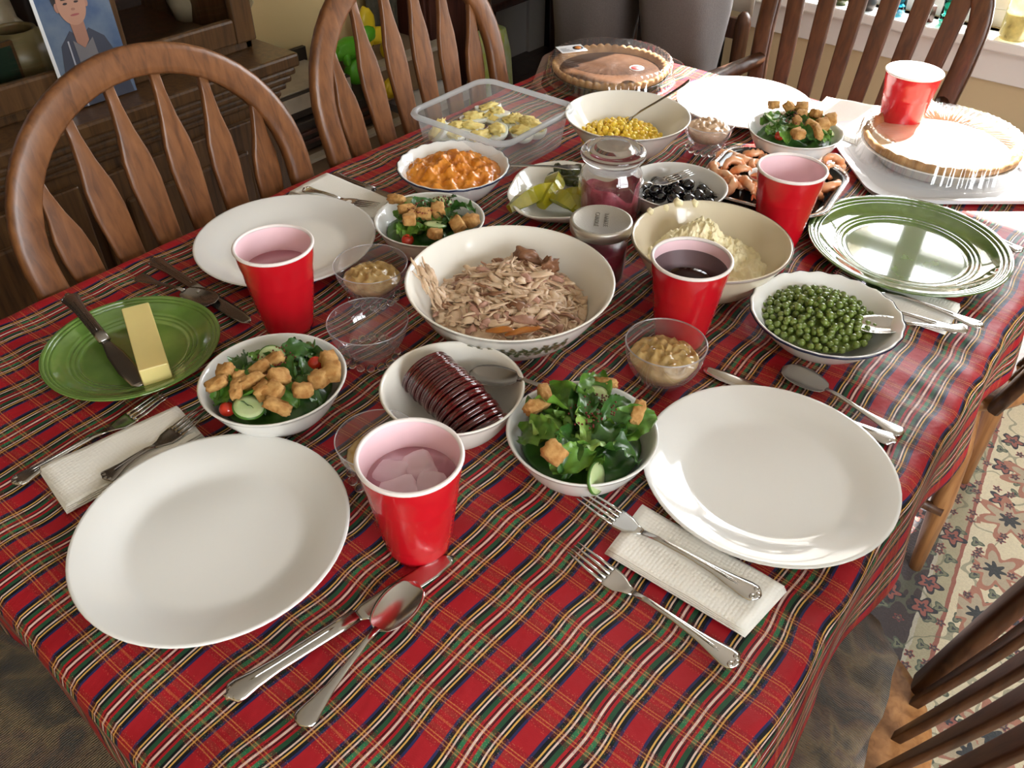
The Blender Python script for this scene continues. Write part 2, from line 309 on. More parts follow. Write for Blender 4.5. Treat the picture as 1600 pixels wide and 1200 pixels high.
def rug_mat():
    mt, t, b = nodes('oriental_rug'); B = NB(t); L = t.links; setb(b, rough=1, sheen=.2)
    tc = t.nodes.new('ShaderNodeTexCoord'); s = t.nodes.new('ShaderNodeSeparateXYZ')
    nd = t.nodes.new('ShaderNodeTexNoise'); nd.inputs['Scale'].default_value = 40; L.new(tc.outputs['Object'], nd.inputs[0])
    ad = t.nodes.new('ShaderNodeMixRGB'); ad.blend_type = 'ADD'; ad.inputs[0].default_value = .008
    L.new(tc.outputs['Object'], ad.inputs[1]); L.new(nd.outputs['Color'], ad.inputs[2]); L.new(ad.outputs[0], s.inputs[0])
    x = s.outputs[0]
    CREAM = (.78, .70, .50); SL = (.06, .048, .055); BG = (.46, .42, .28); PK = (.36, .13, .10)
    # bands by x: slate field | cream thread | beige guard stripe | pink thread | cream border
    f = B.m('DIVIDE', B.m('ADD', x, .5), 1.0, clamp=True)
    base = B.ramp(f, [(0, SL), (.518, (.55, .52, .42)), (.526, BG), (.560, PK), (.568, CREAM), (.80, PK), (.81, BG), (.87, PK), (.88, (.10, .05, .05))])
    col = base.outputs[0]
    def flowers(scale, r0, petals, c_ring, c_fill, c_mid, col, seed, dens=.5, mask=None):
        mp = t.nodes.new('ShaderNodeMapping'); mp.inputs['Location'].default_value = (seed, seed*1.7, 0); mp.inputs['Scale'].default_value = (scale, scale, 0)
        L.new(ad.outputs[0], mp.inputs[0])
        v = t.nodes.new('ShaderNodeTexVoronoi'); v.inputs['Scale'].default_value = 1; v.inputs['Randomness'].default_value = .75; v.voronoi_dimensions = '2D'
        L.new(mp.outputs[0], v.inputs[0])
        sub = t.nodes.new('ShaderNodeVectorMath'); sub.operation = 'SUBTRACT'; L.new(mp.outputs[0], sub.inputs[0]); L.new(v.outputs['Position'], sub.inputs[1])
        q = t.nodes.new('ShaderNodeSeparateXYZ'); L.new(sub.outputs[0], q.inputs[0])
        an = B.m('ARCTAN2', q.outputs[1], q.outputs[0])
        rad = B.m('MULTIPLY', B.m('ADD', B.m('MULTIPLY', B.m('COSINE', B.m('MULTIPLY', an, petals)), .28), .85), r0)
        rr = B.m('DIVIDE', v.outputs['Distance'], rad)
        cs = t.nodes.new('ShaderNodeSeparateXYZ'); L.new(v.outputs['Color'], cs.inputs[0])
        on = B.m('LESS_THAN', cs.outputs[0], dens)
        if mask is not None: on = B.m('MULTIPLY', on, mask)
        c = B.mix(B.m('MULTIPLY', B.m('LESS_THAN', rr, 1.0), on), col, c_ring)
        c = B.mix(B.m('MULTIPLY', B.m('LESS_THAN', rr, .72), on), c, c_fill)
        c = B.mix(B.m('MULTIPLY', B.m('LESS_THAN', rr, .32), on), c, c_mid)
        return c
    # vine lines
    mp = t.nodes.new('ShaderNodeMapping'); mp.inputs['Scale'].default_value = (13, 13, 0); L.new(ad.outputs[0], mp.inputs[0])
    nv = t.nodes.new('ShaderNodeTexNoise'); nv.inputs['Scale'].default_value = .8; nv.inputs['Detail'].default_value = 1; L.new(mp.outputs[0], nv.inputs[0])
    ln = B.m('LESS_THAN', B.m('ABSOLUTE', B.m('SUBTRACT', nv.outputs[0], .5)), .012)
    col = B.mix(B.m('MULTIPLY', ln, .6), col, (.16, .18, .12))
    col = flowers(22, .30, 3, (.10, .13, .10), (.22, .24, .16), (.05, .06, .07), col, 3.1, .45)
    col = flowers(13, .34, 5, (.03, .035, .05), (.36, .12, .10), (.05, .05, .07), col, 7.7, .35)
    col = flowers(6.5, .42, 7, (.45, .20, .14), (.50, .42, .30), (.035, .045, .055), col, 1.3, .7, B.m('GREATER_THAN', x, .075))
    col = flowers(30, .28, 5, (.30, .08, .07), (.06, .05, .07), (.30, .2, .14), col, 5.2, .3)
    n = t.nodes.new('ShaderNodeTexNoise'); n.inputs['Scale'].default_value = 260; L.new(tc.outputs['Object'], n.inputs[0])
    col = B.mix(B.m('MULTIPLY', n.outputs[0], .35), col, (.12, .10, .08))
    L.new(col, b.inputs['Base Color'])
    bm = t.nodes.new('ShaderNodeBump'); bm.inputs['Strength'].default_value = .6; bm.inputs['Distance'].default_value = .004
    L.new(n.outputs[0], bm.inputs['Height']); L.new(bm.outputs[0], b.inputs['Normal'])
    return mt
M['rug'] = rug_mat()

# ------------------------------------------------------------------ mesh helpers
class G:
    def __init__(s): s.v = []; s.f = []; s.mi = []; s.uv = None
    def add(s, vf, mi=0, mx=None):
        v, f = vf; k = len(s.v)
        s.v += [tuple(mx @ Vector(p)) for p in v] if mx else [tuple(p) for p in v]
        s.f += [tuple(i+k for i in q) for q in f]; s.mi += [mi]*len(f); return s
    def mesh(s, name, mats, smooth=True):
        me = bpy.data.meshes.new(name); me.from_pydata(s.v, [], s.f)
        for m_ in (mats if isinstance(mats, (list, tuple)) else [mats]): me.materials.append(M[m_] if isinstance(m_, str) else m_)
        me.polygons.foreach_set('material_index', s.mi)
        me.polygons.foreach_set('use_smooth', [smooth]*len(s.f)); me.update(); return me
    def build(s, name, mats, parent=None, loc=None, rot=None, smooth=True, bevel=0, sharp=None):
        o = bpy.data.objects.new(name, s.mesh(name, mats, smooth)); COL.objects.link(o)
        if parent is not None: o.parent = parent
        if loc is not None: o.location = loc
        if rot is not None: o.rotation_euler = rot
        if bevel:
            bv = o.modifiers.new('bevel', 'BEVEL'); bv.width = bevel; bv.segments = 2; bv.limit_method = 'ANGLE'; bv.harden_normals = False
        return o
def tag(o, label=None, cat=None, group=None, kind=None):
    if label: o['label'] = label
    if cat: o['category'] = cat
    if group: o['group'] = group
    if kind: o['kind'] = kind
    return o
def thing(name, label, cat, loc=(0, 0, 0), rz=0, group=None):
    o = bpy.data.objects.new(name, None); COL.objects.link(o); o.location = loc; o.rotation_euler = (0, 0, rz); o.empty_display_size = .02
    return tag(o, label, cat, group)
def inst(me, name, parent=None, loc=(0, 0, 0), rot=(0, 0, 0), sc=None):
    o = bpy.data.objects.new(name, me); COL.objects.link(o); o.location = loc; o.rotation_euler = rot
    if parent is not None: o.parent = parent
    if sc: o.scale = sc if isinstance(sc, (tuple, list)) else (sc,)*3
    return o
def dup(root, label=None, group=None, loc=None, rot=None, cat=None):
    r = root.copy(); COL.objects.link(r)
    if label: r['label'] = label
    if group: r['group'] = group
    if loc is not None: r.location = loc
    if rot is not None: r.rotation_euler = rot
    for ch in list(root.children):
        c = ch.copy(); COL.objects.link(c); c.parent = r
        for g in ch.children:
            d = g.copy(); COL.objects.link(d); d.parent = c
    return r
def lathe(prof, n=48, fr=None, closed=False):
    """prof: (r,z) list; fr(theta,i)->radius factor (and optionally dz)"""
    v = []; rows = []
    for i, (r, z) in enumerate(prof):
        if r < 1e-6: rows.append([len(v)]*n); v.append((0, 0, z)); continue
        row = []
        for k in range(n):
            a = 2*pi*k/n; q = 1; dz = 0
            if fr:
                q = fr(a, i)
                if isinstance(q, tuple): q, dz = q
            row.append(len(v)); v.append((r*q*cos(a), r*q*sin(a), z+dz))
        rows.append(row)
    f = []
    R = rows + [rows[0]] if closed else rows
    for A, Bq in zip(R, R[1:]):
        for k in range(n):
            j = (k+1) % n; q = [A[k], A[j], Bq[j], Bq[k]]; u = []
            for x in q:
                if x not in u: u.append(x)
            if len(u) > 2: f.append(tuple(u))
    return v, f
def loft(rings, capa=True, capb=True, closed=False):
    n = len(rings[0]); v = [p for r in rings for p in r]; f = []
    for i in range(len(rings)-1 + (1 if closed else 0)):
        a = i*n; b = ((i+1) % len(rings))*n
        for k in range(n):
            j = (k+1) % n; f.append((a+k, a+j, b+j, b+k))
    if capa and not closed: f.append(tuple(range(n))[::-1])
    if capb and not closed: f.append(tuple(range(len(v)-n, len(v))))
    return v, f
def rrect(hx, hy, r, z=0, n=6):
    p = []
    for cx, cy, a0 in ((hx-r, hy-r, 0), (-hx+r, hy-r, pi/2), (-hx+r, -hy+r, pi), (hx-r, -hy+r, 3*pi/2)):
        for k in range(n+1):
            a = a0 + pi/2*k/n; p.append((cx+r*cos(a), cy+r*sin(a), z))
    return p
def box(x0, y0, z0, x1, y1, z1):
    v = [(x0, y0, z0), (x1, y0, z0), (x1, y1, z0), (x0, y1, z0), (x0, y0, z1), (x1, y0, z1), (x1, y1, z1), (x0, y1, z1)]
    return v, [(3, 2, 1, 0), (4, 5, 6, 7), (0, 1, 5, 4), (1, 2, 6, 5), (2, 3, 7, 6), (3, 0, 4, 7)]
def sweep(pts, secs, up=(0, 0, 1), n=10, caps=True, sq=False):
    """pts path; secs list of (half width, half thickness); width lies along tangent x up"""
    pts = [Vector(p) for p in pts]; up = Vector(up); rings = []
    for i, p in enumerate(pts):
        tn = (pts[min(i+1, len(pts)-1)] - pts[max(i-1, 0)]).normalized()
        sd = tn.cross(up)
        if sd.length < 1e-4: sd = tn.cross(Vector((1, 0, 0)))
        sd.normalize(); nn = sd.cross(tn).normalized()
        a, b = secs[i] if isinstance(secs, list) else secs
        ring = []
        for k in range(n):
            th = 2*pi*k/n + (pi/n if sq else 0); c, s_ = cos(th), sin(th)
            if sq: c = math.copysign(abs(c)**(.45 if sq is True else sq), c); s_ = math.copysign(abs(s_)**(.45 if sq is True else sq), s_)
            ring.append(tuple(p + sd*(a*c) + nn*(b*s_)))
        rings.append(ring)
    return loft(rings, caps, caps)
def ico(sub=2):
    import bmesh
    bm = bmesh.new(); bmesh.ops.create_icosphere(bm, subdivisions=sub, radius=1)
    v = [tuple(p.co) for p in bm.verts]; f = [tuple(q.index for q in p.verts) for p in bm.faces]; bm.free(); return v, f
ICO = {k: ico(k) for k in (1, 2, 3, 4)}
def blob(rx, ry, rz, amp=0, fq=1.5, seed=0, sub=2, p=2.0):
    v, f = ICO[sub]; o = []
    for x, y, z in v:
        if p != 2.0:
            k = (abs(x)**p+abs(y)**p+abs(z)**p)**(-1/p); x, y, z = x*k, y*k, z*k
        d = 1 + amp*noise.noise(Vector((x*fq+seed*7.3, y*fq+seed, z*fq-seed*3.1))) if amp else 1
        o.append((x*rx*d, y*ry*d, z*rz*d))
    return o, f
def T(loc=(0, 0, 0), rot=(0, 0, 0), sc=(1, 1, 1)):
    from mathutils import Euler
    return Matrix.Translation(loc) @ Euler(rot).to_matrix().to_4x4() @ Matrix.Diagonal((*sc, 1))
def R(a, b): return random.uniform(a, b)

# ================================================================== SETTING
def struct(name, g, m_, smooth=False, **k):
    o = g.build(name, m_, smooth=smooth, **k); o['kind'] = 'structure'; return o
# floor boards
fl = struct('floor', G().add(box(-3.2, NEARY, -.06, RX, 4.2, -.012)), 'floor_wood')
brd = G().add(box(0, 0, -.012, .118, 1.5, 0)).mesh('floor_board', 'floor_wood', False)
for i in range(43):
    for j in range(5):
        y = NEARY + j*1.5 - (i % 3)*.5
        x = -3.2 + i*.12
        if x+.118 > RX or y < NEARY-1.0 or y+1.5 > 4.7: continue
        y = max(y, NEARY); sc = (1, (min(y+1.5, 4.2)-y-.004)/1.5, 1)
        if sc[1] < .1: continue
        # only the boards that the picture can show
        if (x > -1.0 and y < 1.6): continue
        inst(brd, 'floor_board', fl, (x, y, 0), sc=sc)
def wall_with_hole(axis, at, th, a0, a1, z0, z1, hole):
    g = G(); h0, h1, hz0, hz1 = hole
    parts = [(a0, h0, z0, z1), (h1, a1, z0, z1), (h0, h1, z0, hz0), (h0, h1, hz1, z1)]
    for p, q, r_, s_ in parts:
        g.add(box(p, at, r_, q, at+th, s_) if axis == 'y' else box(at, p, r_, at+th, q, s_))
    return g
struct('wall_far', wall_with_hole('y', FARY, .12, -1.18, RX, 0, 2.45, WIN1), 'wall_cream')
struct('wall_right', wall_with_hole('x', RX, .12, NEARY, FARY+.12, 0, 2.45, WIN2), 'wall_tan')
struct('wall_left', G().add(box(LX-.12, NEARY, 0, LX, 2.32, 2.45)), 'wall_tan')
struct('wall_near', G().add(box(LX-.12, NEARY-.12, 0, RX+.12, NEARY, 2.45)), 'wall_tan')
struct('wall_hall', G().add(box(-2.72, 2.32, 0, -2.55, 4.2, 2.45)).add(box(-2.72, 2.32, 0, LX-.12, 2.38, 2.45)), 'wall_grey')
struct('wall_hall_back', G().add(box(-2.72, 4.2, 0, -1.0, 4.3, 2.45)).add(box(-1.18, FARY+.12, 0, -1.06, 4.2, 2.45)), 'wall_grey')
struct('ceiling', G().add(box(-2.8, NEARY-.12, 2.45, RX+.12, FARY+.12, 2.55)).add(box(-2.8, FARY+.12, 2.45, -1.0, 4.3, 2.55)), 'ceiling')
# hall: pale door casing, and a black slab standing in for the unlit doorway
struct('doorway_shade', G().add(box(-2.55, 3.36, 0, -2.51, 3.9, 2.0)), 'shade_black')
struct('trim_1', G().add(box(-2.55, 3.24, 0, -2.53, 3.36, 2.06)), 'wall_grey', bevel=.003)
struct('baseboard_left', G().add(box(LX, 1.2, 0, LX+.015, 2.3, .10)), 'white_paint')
struct('baseboard_far', G().add(box(-1.06, FARY-.018, 0, RX, FARY, .11)), 'white_paint')
# windows
def window(nm, axis, at, hole, mull, rail):
    a0, a1, z0, z1 = hole
    def bx(p, q, r_, s_, d0, d1):
        return box(p, at+d0, r_, q, at+d1, s_) if axis == 'y' else box(at+d0, p, r_, at+d1, q, s_)
    sgn = -1
    g = G()
    w = .07
    for p, q, r_, s_ in ((a0-w, a0, z0-.02, z1+w), (a1, a1+w, z0-.02, z1+w), (a0-w, a1+w, z1, z1+w)): g.add(bx(p, q, r_, s_, -.018, .0))
    for p, q, r_, s_ in ((a0, a0+.045, z0, z1), (a1-.045, a1, z0, z1), (a0, a1, z0, z0+.045), (a0, a1, z1-.045, z1)): g.add(bx(p, q, r_, s_, .03, .07))
    root = struct(nm, g, 'white_paint', bevel=.003)
    for mx_ in mull: G().add(bx(mx_-.035, mx_+.035, z0+.045, z1-.045, .025, .075)).build('mullion', 'white_paint', root, smooth=False, bevel=.003)
    G().add(bx(a0+.045, a1-.045, rail-.022, rail+.022, .03, .07)).build('meeting_rail', 'white_paint', root, smooth=False, bevel=.003)
    xs = [a0+.045] + [v for m_ in mull for v in (m_-.035, m_+.035)] + [a1-.045]
    for i in range(0, len(xs), 2):
        for r_, s_ in ((z0+.045, rail-.022), (rail+.022, z1-.045)):
            G().add(bx(xs[i], xs[i+1], r_, s_, .048, .052)).build('pane', 'window_glass', root, smooth=False)
    return root
w1 = window('window_1', 'y', FARY, WIN1, (-.47,), 1.50)
w2 = window('window_2', 'x', RX, WIN2, (-.57, .17), 1.45)
struct('trim_2', G().add(box(WIN1[0]-.12, FARY-.075, WIN1[2]-.028, WIN1[1]+.12, FARY+.03, WIN1[2])), 'white_paint', bevel=.005)
struct('trim_3', G().add(box(WIN1[0]-.09, FARY-.022, WIN1[2]-.115, WIN1[1]+.09, FARY, WIN1[2]-.028)), 'white_paint', bevel=.003)
struct('trim_4', G().add(box(RX-.06, WIN2[0]-.1, WIN2[2]-.028, RX+.03, WIN2[1]+.1, WIN2[2])), 'white_paint', bevel=.004)

# rug
rg = G().add(box(-2.2, -1.4, .001, 1.05, 2.6, .009)).build('patterned_rug', 'rug', smooth=False)
rg.rotation_euler = (0, 0, radians(6.7)); rg.location = (.138, 0, 0)
tag(rg, 'oriental rug with cream floral border and slate field under the table', 'rug')

# ================================================================== TABLE AND CLOTH
TX0, TX1, TY0, TY1, TR = -1.072, -.060, .066, 1.650, .13
tcx, tcy, thx, thy = (TX0+TX1)/2, (TY0+TY1)/2, (TX1-TX0)/2, (TY1-TY0)/2
tbl = thing('dining_table', 'oak dining table standing under the red tartan cloth', 'table', (tcx, tcy, 0))
G().add(loft([rrect(thx-.004, thy-.004, TR, z) for z in (.718, .743)])).build('tabletop', 'oak', tbl, smooth=False, bevel=.004)
for sx_ in (-1, 1):
    for sy_ in (-1, 1):
        G().add(lathe([(0, .03), (.028, .03), (.03, .12), (.026, .3), (.036, .42), (.03, .5), (.04, .60), (.04, .715), (0, .715)], 20)).build('leg', 'oak', tbl, (sx_*(thx-.19), sy_*(thy-.2), -.02))
for a, b_ in (((-thx+.19, -thy+.18), (thx-.19, -thy+.22)), ((-thx+.19, thy-.22), (thx-.19, thy-.18)), ((-thx+.17, -thy+.2), (-thx+.21, thy-.2)), ((thx-.21, -thy+.2), (thx-.17, thy-.2))):
    G().add(box(a[0], a[1], .64, b_[0], b_[1], .715)).build('apron', 'oak', tbl, smooth=False)

def cloth():
    D = .14; st = .0085
    nx = int((2*thx+2*D)/st); ny = int((2*thy+2*D)/st)
    V = []; UV = []; r = .013; hx_, hy_ = thx-TR, thy-TR
    # keep-flat areas under the dishes are handled by small amplitude
    for j in range(ny+1):
        for i in range(nx+1):
            u = -thx-D + i*(2*thx+2*D)/nx; v = -thy-D + j*(2*thy+2*D)/ny
            X = u+tcx; Y = v+tcy
            qx = max(abs(u)-hx_, 0); qy = max(abs(v)-hy_, 0); d = sqrt(qx*qx+qy*qy)
            # wrinkles on top
            w1 = noise.noise(Vector((X*5.5+2, Y*3.2, 0))); w2 = noise.noise(Vector((X*16, Y*11, 5))); w3 = noise.noise(Vector((X*3, Y*26, 9)))
            rid = 1-abs(noise.noise(Vector((X*4+9, Y*13+X*6, 2))))*2
            edge = max(0, min(1, (X+.42)/.36))*max(0, 1-abs(Y-.86)/.30)
            left = max(0, 1-abs(X+1.0)/.16)
            hgt = -.0030 + .0022*w1 + .0012*w2 + .0022*w3*left + .0016*noise.noise(Vector((X*6+Y*5, Y*17-X*9, 21))) + edge*(.0035*max(0, rid-.2)*2 + .0022*w3)
            du = .011*noise.noise(Vector((X*3.5, Y*8, 3))) + .0055*noise.noise(Vector((X*7, Y*19, 8)))
            dv = .005*noise.noise(Vector((X*5, Y*5, 13)))
            UV.append((X+du, Y+dv))
            if d <= TR:
                V.append((X, Y, TZ+hgt)); continue
            dl = d-TR
            ox, oy = (math.copysign(qx/d, u) if qx else 0), (math.copysign(qy/d, v) if qy else 0)
            cx = (math.copysign(hx_, u) if qx else u) + ox*TR; cy = (math.copysign(hy_, v) if qy else v) + oy*TR
            ang = atan2(oy, ox)
            per = (cy if abs(ox) > .99 else cx if abs(oy) > .99 else ang*.3 + cx + cy)
            if dl < r*pi/2:
                o_ = r*sin(dl/r); z = -r*(1-cos(dl/r))
            else:
                o_ = r; z = -r-(dl-r*pi/2)
            drop = min(1, max(0, dl-.006)/.13)
            corner = min(1, 2.2*abs(ox*oy))
            k = per*24 + 3*noise.noise(Vector((cx*3, cy*3, 1)))
            fold = (.009+.022*corner)*drop*sin(k if corner < .2 else ang*22)
            near = 1 if (qy and v < 0) else 0
            fl_ = (.012-.016*near*(1-corner))*drop + .03*corner*drop
            if near: fold *= .45
            o_ += fold + fl_ + .004*drop*noise.noise(Vector((cx*15, cy*15, z*10)))
            lim = min(dl, D*1.02)
            V.append((tcx+cx+ox*o_, tcy+cy+oy*o_, TZ+z+hgt*(1-drop)))
    f = []
    for j in range(ny):
        for i in range(nx):
            a = j*(nx+1)+i; f.append((a, a+1, a+nx+2, a+nx+1))
    # trim the square corners to a rounded hem
    def keep(q):
        i = q[0] % (nx+1); j = q[0]//(nx+1)
        u = -thx-D + i*(2*thx+2*D)/nx; v = -thy-D + j*(2*thy+2*D)/ny
        qx = max(abs(u)-hx_, 0); qy = max(abs(v)-hy_, 0); return sqrt(qx*qx+qy*qy) < TR+D-.01
    f = [q for q in f if keep(q)]
    me = bpy.data.meshes.new('tablecloth'); me.from_pydata(V, [], f); uvl = me.uv_layers.new(name='UVMap')
    idx = np.empty(len(me.loops), dtype=np.int32); me.loops.foreach_get('vertex_index', idx)
    uvl.data.foreach_set('uv', np.array(UV, dtype=np.float32)[idx].ravel())
    me.materials.append(M['plaid']); me.polygons.foreach_set('use_smooth', [True]*len(f)); me.update()
    o = bpy.data.objects.new('tablecloth', me); COL.objects.link(o)
    s_ = o.modifiers.new('thick', 'SOLIDIFY'); s_.thickness = .0008; s_.offset = -1
    tag(o, 'red tartan plaid tablecloth with green, black, white and gold stripes covering the table', 'tablecloth')
cloth()

# ================================================================== CHAIRS
def chair(nm, label, x, y, yaw, wood_='oak', slat='arrow', nsl=6, cushion=False, arms=False, top=1.0, seat_w='oak_light', group='oak bow-back chairs around the table', lean=.235):
    t = thing(nm, label, 'chair', (x, y, 0), yaw, group)
    # saddle seat
    rings = []
    def outline(s, z, dish=0):
        r_ = []
        for k in range(40):
            a = 2*pi*k/40; c, q = cos(a), sin(a)
            px_ = .225*s*math.copysign(abs(c)**.75, c); py_ = .205*s*math.copysign(abs(q)**.8, q)
            if py_ < 0: px_ *= .93
            r_.append((px_, py_-.01, z))
        return r_
    rings = [outline(.90, .425), outline(.985, .437), outline(1, .448), outline(.985, .458), outline(.93, .462), outline(.7, .456), outline(.35, .453), outline(.02, .453)]
    G().add(loft(rings)).build('seat', seat_w, t)
    # bow
    yb = -.165
    def bpt(px_, z): return (px_, yb-(z-.455)*lean, z)
    path = []; R0 = .222; zc = top-.022-.205
    for k in range(6): z = .455+(zc-.455)*k/6; path.append(bpt(-(.165+(R0-.165)*sin(pi/2*k/6)), z))
    for k in range(25): a = pi-pi*k/24; path.append(bpt(R0*cos(a), zc+.205*sin(a)))
    for k in range(5, -1, -1): z = .455+(zc-.455)*k/6; path.append(bpt((.165+(R0-.165)*sin(pi/2*k/6)), z))
    rings = []; P = [Vector(p) for p in path]; nrm = Vector((0, 1, lean)).normalized()
    for i, p in enumerate(P):
        tn = (P[min(i+1, len(P)-1)]-P[max(i-1, 0)]).normalized(); sd = tn.cross(nrm).normalized()
        hw, hd = .0215, .0115
        ring = []
        for k in range(12):
            th = 2*pi*(k+.5)/12; c, q = cos(th), sin(th); c = math.copysign(abs(c)**.5, c); q = math.copysign(abs(q)**.5, q)
            ring.append(tuple(p + sd*hw*c + nrm*hd*q))
        rings.append(ring)
    G().add(loft(rings)).build('back_bow', wood_, t)
    for i in range(nsl):
        s = (i-(nsl-1)/2)/((nsl-1)/2)
        b0 = s*.134; t0 = s*.178
        ztop = zc + .205*sqrt(max(0, 1-(t0/R0)**2)) - .008
        pts = []; secs = []
        for k in range(15):
            q = k/14; z = .455+(ztop-.455)*q
            if slat == 'arrow':
                w = np.interp(q, [0, .15, .50, .73, .80, .89, 1], [.0068, .0090, .0180, .0240, .0200, .0085, .0068])
            else:
                w = np.interp(q, [0, .3, .6, 1], [.011, .016, .019, .020])
            bow_ = .018*sin(pi*q)
            pts.append((b0+(t0-b0)*q, yb-(z-.455)*lean-bow_*.6, z)); secs.append((float(w), .0055 if slat == 'arrow' else .006))
        G().add(sweep(pts, secs, up=(0, 1, .1), n=12, sq=.22)).build('slat', wood_, t)
    for sx_ in (-1, 1):
        for sy_ in (-1, 1):
            G().add(sweep([(sx_*.14, sy_*.13, .43), (sx_*.155, sy_*.145, .33), (sx_*.155, sy_*.155, .2), (sx_*.155, sy_*.165, .0)], [(.014, .014), (.019, .019), (.02, .02), (.012, .012)], up=(0, 1, 0), n=12)).build('leg', 'oak_light' if seat_w == 'oak_light' else wood_, t)
        G().add(sweep([(sx_*.172, -.165, .19), (sx_*.172, 0, .19), (sx_*.172, .165, .19)], [(.009, .009), (.013, .013), (.009, .009)], n=10)).build('stretcher', wood_, t)
    G().add(sweep([(-.172, 0, .19), (.172, 0, .19)], (.010, .010), n=10)).build('stretcher', wood_, t)
    if arms:
        for sx_ in (-1, 1):
            path = [(sx_*.205, -.228, .705), (sx_*.235, -.15, .692), (sx_*.26, -.06, .685), (sx_*.275, .03, .698), (sx_*.27, .09, .694)]
            G().add(sweep(path, [(.014, .016), (.02, .016), (.024, .015), (.03, .014), (.012, .01)], n=12)).build('armrest', wood_, t)
            G().add(sweep([(sx_*.20, .08, .455), (sx_*.24, .06, .6), (sx_*.27, .045, .69)], [(.012, .012), (.017, .017), (.011, .011)], up=(0, 1, 0), n=12)).build('arm_post', wood_, t)
    if cushion:
        v, f = blob(.195, .178, .026, .10, 2.5, 3, 4, 4.5)
        G().add((v, f), mx=T((0, .038, .487))).build('cushion', 'tapestry', t)
    return t
chair('dining_chair', 'oak bow-back chair with arrow slats on the left side, nearest the china cabinet', -.868, .570, -pi/2)
chair('dining_chair', 'oak bow-back chair with arrow slats behind the egg container and orange squash bowl', -.868, 1.095, -pi/2, top=1.035)
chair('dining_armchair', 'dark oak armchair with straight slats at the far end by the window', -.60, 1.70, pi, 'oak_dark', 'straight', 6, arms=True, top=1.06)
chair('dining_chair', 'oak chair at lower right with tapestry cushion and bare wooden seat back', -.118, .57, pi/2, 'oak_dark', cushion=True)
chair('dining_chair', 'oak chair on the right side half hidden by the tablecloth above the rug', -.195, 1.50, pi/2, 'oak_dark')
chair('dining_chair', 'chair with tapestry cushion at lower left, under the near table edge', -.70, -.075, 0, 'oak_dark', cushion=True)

# ================================================================== TABLEWARE
def dish(nm, label, cat, x, y, prof, m_, n=64, fr=None, z=0, rz=0, part=None):
    g = G().add(lathe(prof, n, fr)); o = g.build(nm, m_, loc=(x, y, TZ+z), rot=(0, 0, rz)); return tag(o, label, cat)
def plate_prof(r, h=.020, k=1.0):
    return [(0, .0035), (r*.5, .0035), (r*.58, .0035), (r*.62, .0036), (r*.68, .0050), (r*.76, .010), (r*.86, .0148), (r*.97, h-.0005), (r*.992, h), (r, h-.0012), (r*.99, h-.003), (r*.86, .0115), (r*.76, .006), (r*.67, .0012), (r*.6, 0), (0, .0004)]
dish('dinner_plate', 'large empty white plate at the near left of the table', 'plate', -.549, .225, plate_prof(.130), 'porcelain')
dish('dinner_plate', 'large empty white plate at the right, above the two forks on the napkin', 'plate', -.175, .638, plate_prof(.130), 'porcelain')
dish('dinner_plate', 'empty white plate on the left side behind a red cup of water', 'plate', -.922, .617, plate_prof(.1295), 'porcelain')
dish('dinner_plate', 'sunlit empty white plate at the far end before the armchair', 'plate', -.650, 1.504, plate_prof(.1285), 'porcelain')
def ring_prof(r, h, well, steps):
    p = [(0, .004), (well*.5, .004), (well*.9, .004), (well*.945, .004), (well, .0048), (well+.0005, .0066), (well+.003, .0070), (well+.0045, .0062), (well+.005, .0080), (well+.0085, .0088), (well+.0095, .0080), (well+.010, .0096), (well+.0135, .0104)]
    for a in (.875, .915, .955):
        b_ = h*(.70+(a-.875)*2.6); p += [(r*a-.0012, b_-.0003), (r*a, b_+.0013), (r*a+.0028, b_+.0018), (r*a+.0038, b_+.0008)]
    p += [(r*.992, h*.985), (r, h*.95), (r*1.0, h*.88), (r*.97, h*.80), (r*.8, h*.42), (well, 0), (0, .0005)]
    return p
dish('ringed_plate', 'large glossy green plate with concentric rings at the right, reflecting the window', 'plate', -.222, 1.178, ring_prof(.1398, .022, .088, 3), 'green_glaze')
dish('ringed_plate', 'small green ringed plate holding a stick of butter', 'plate', -.867, .336, ring_prof(.104, .019, .064, 3), 'green_glaze_light')
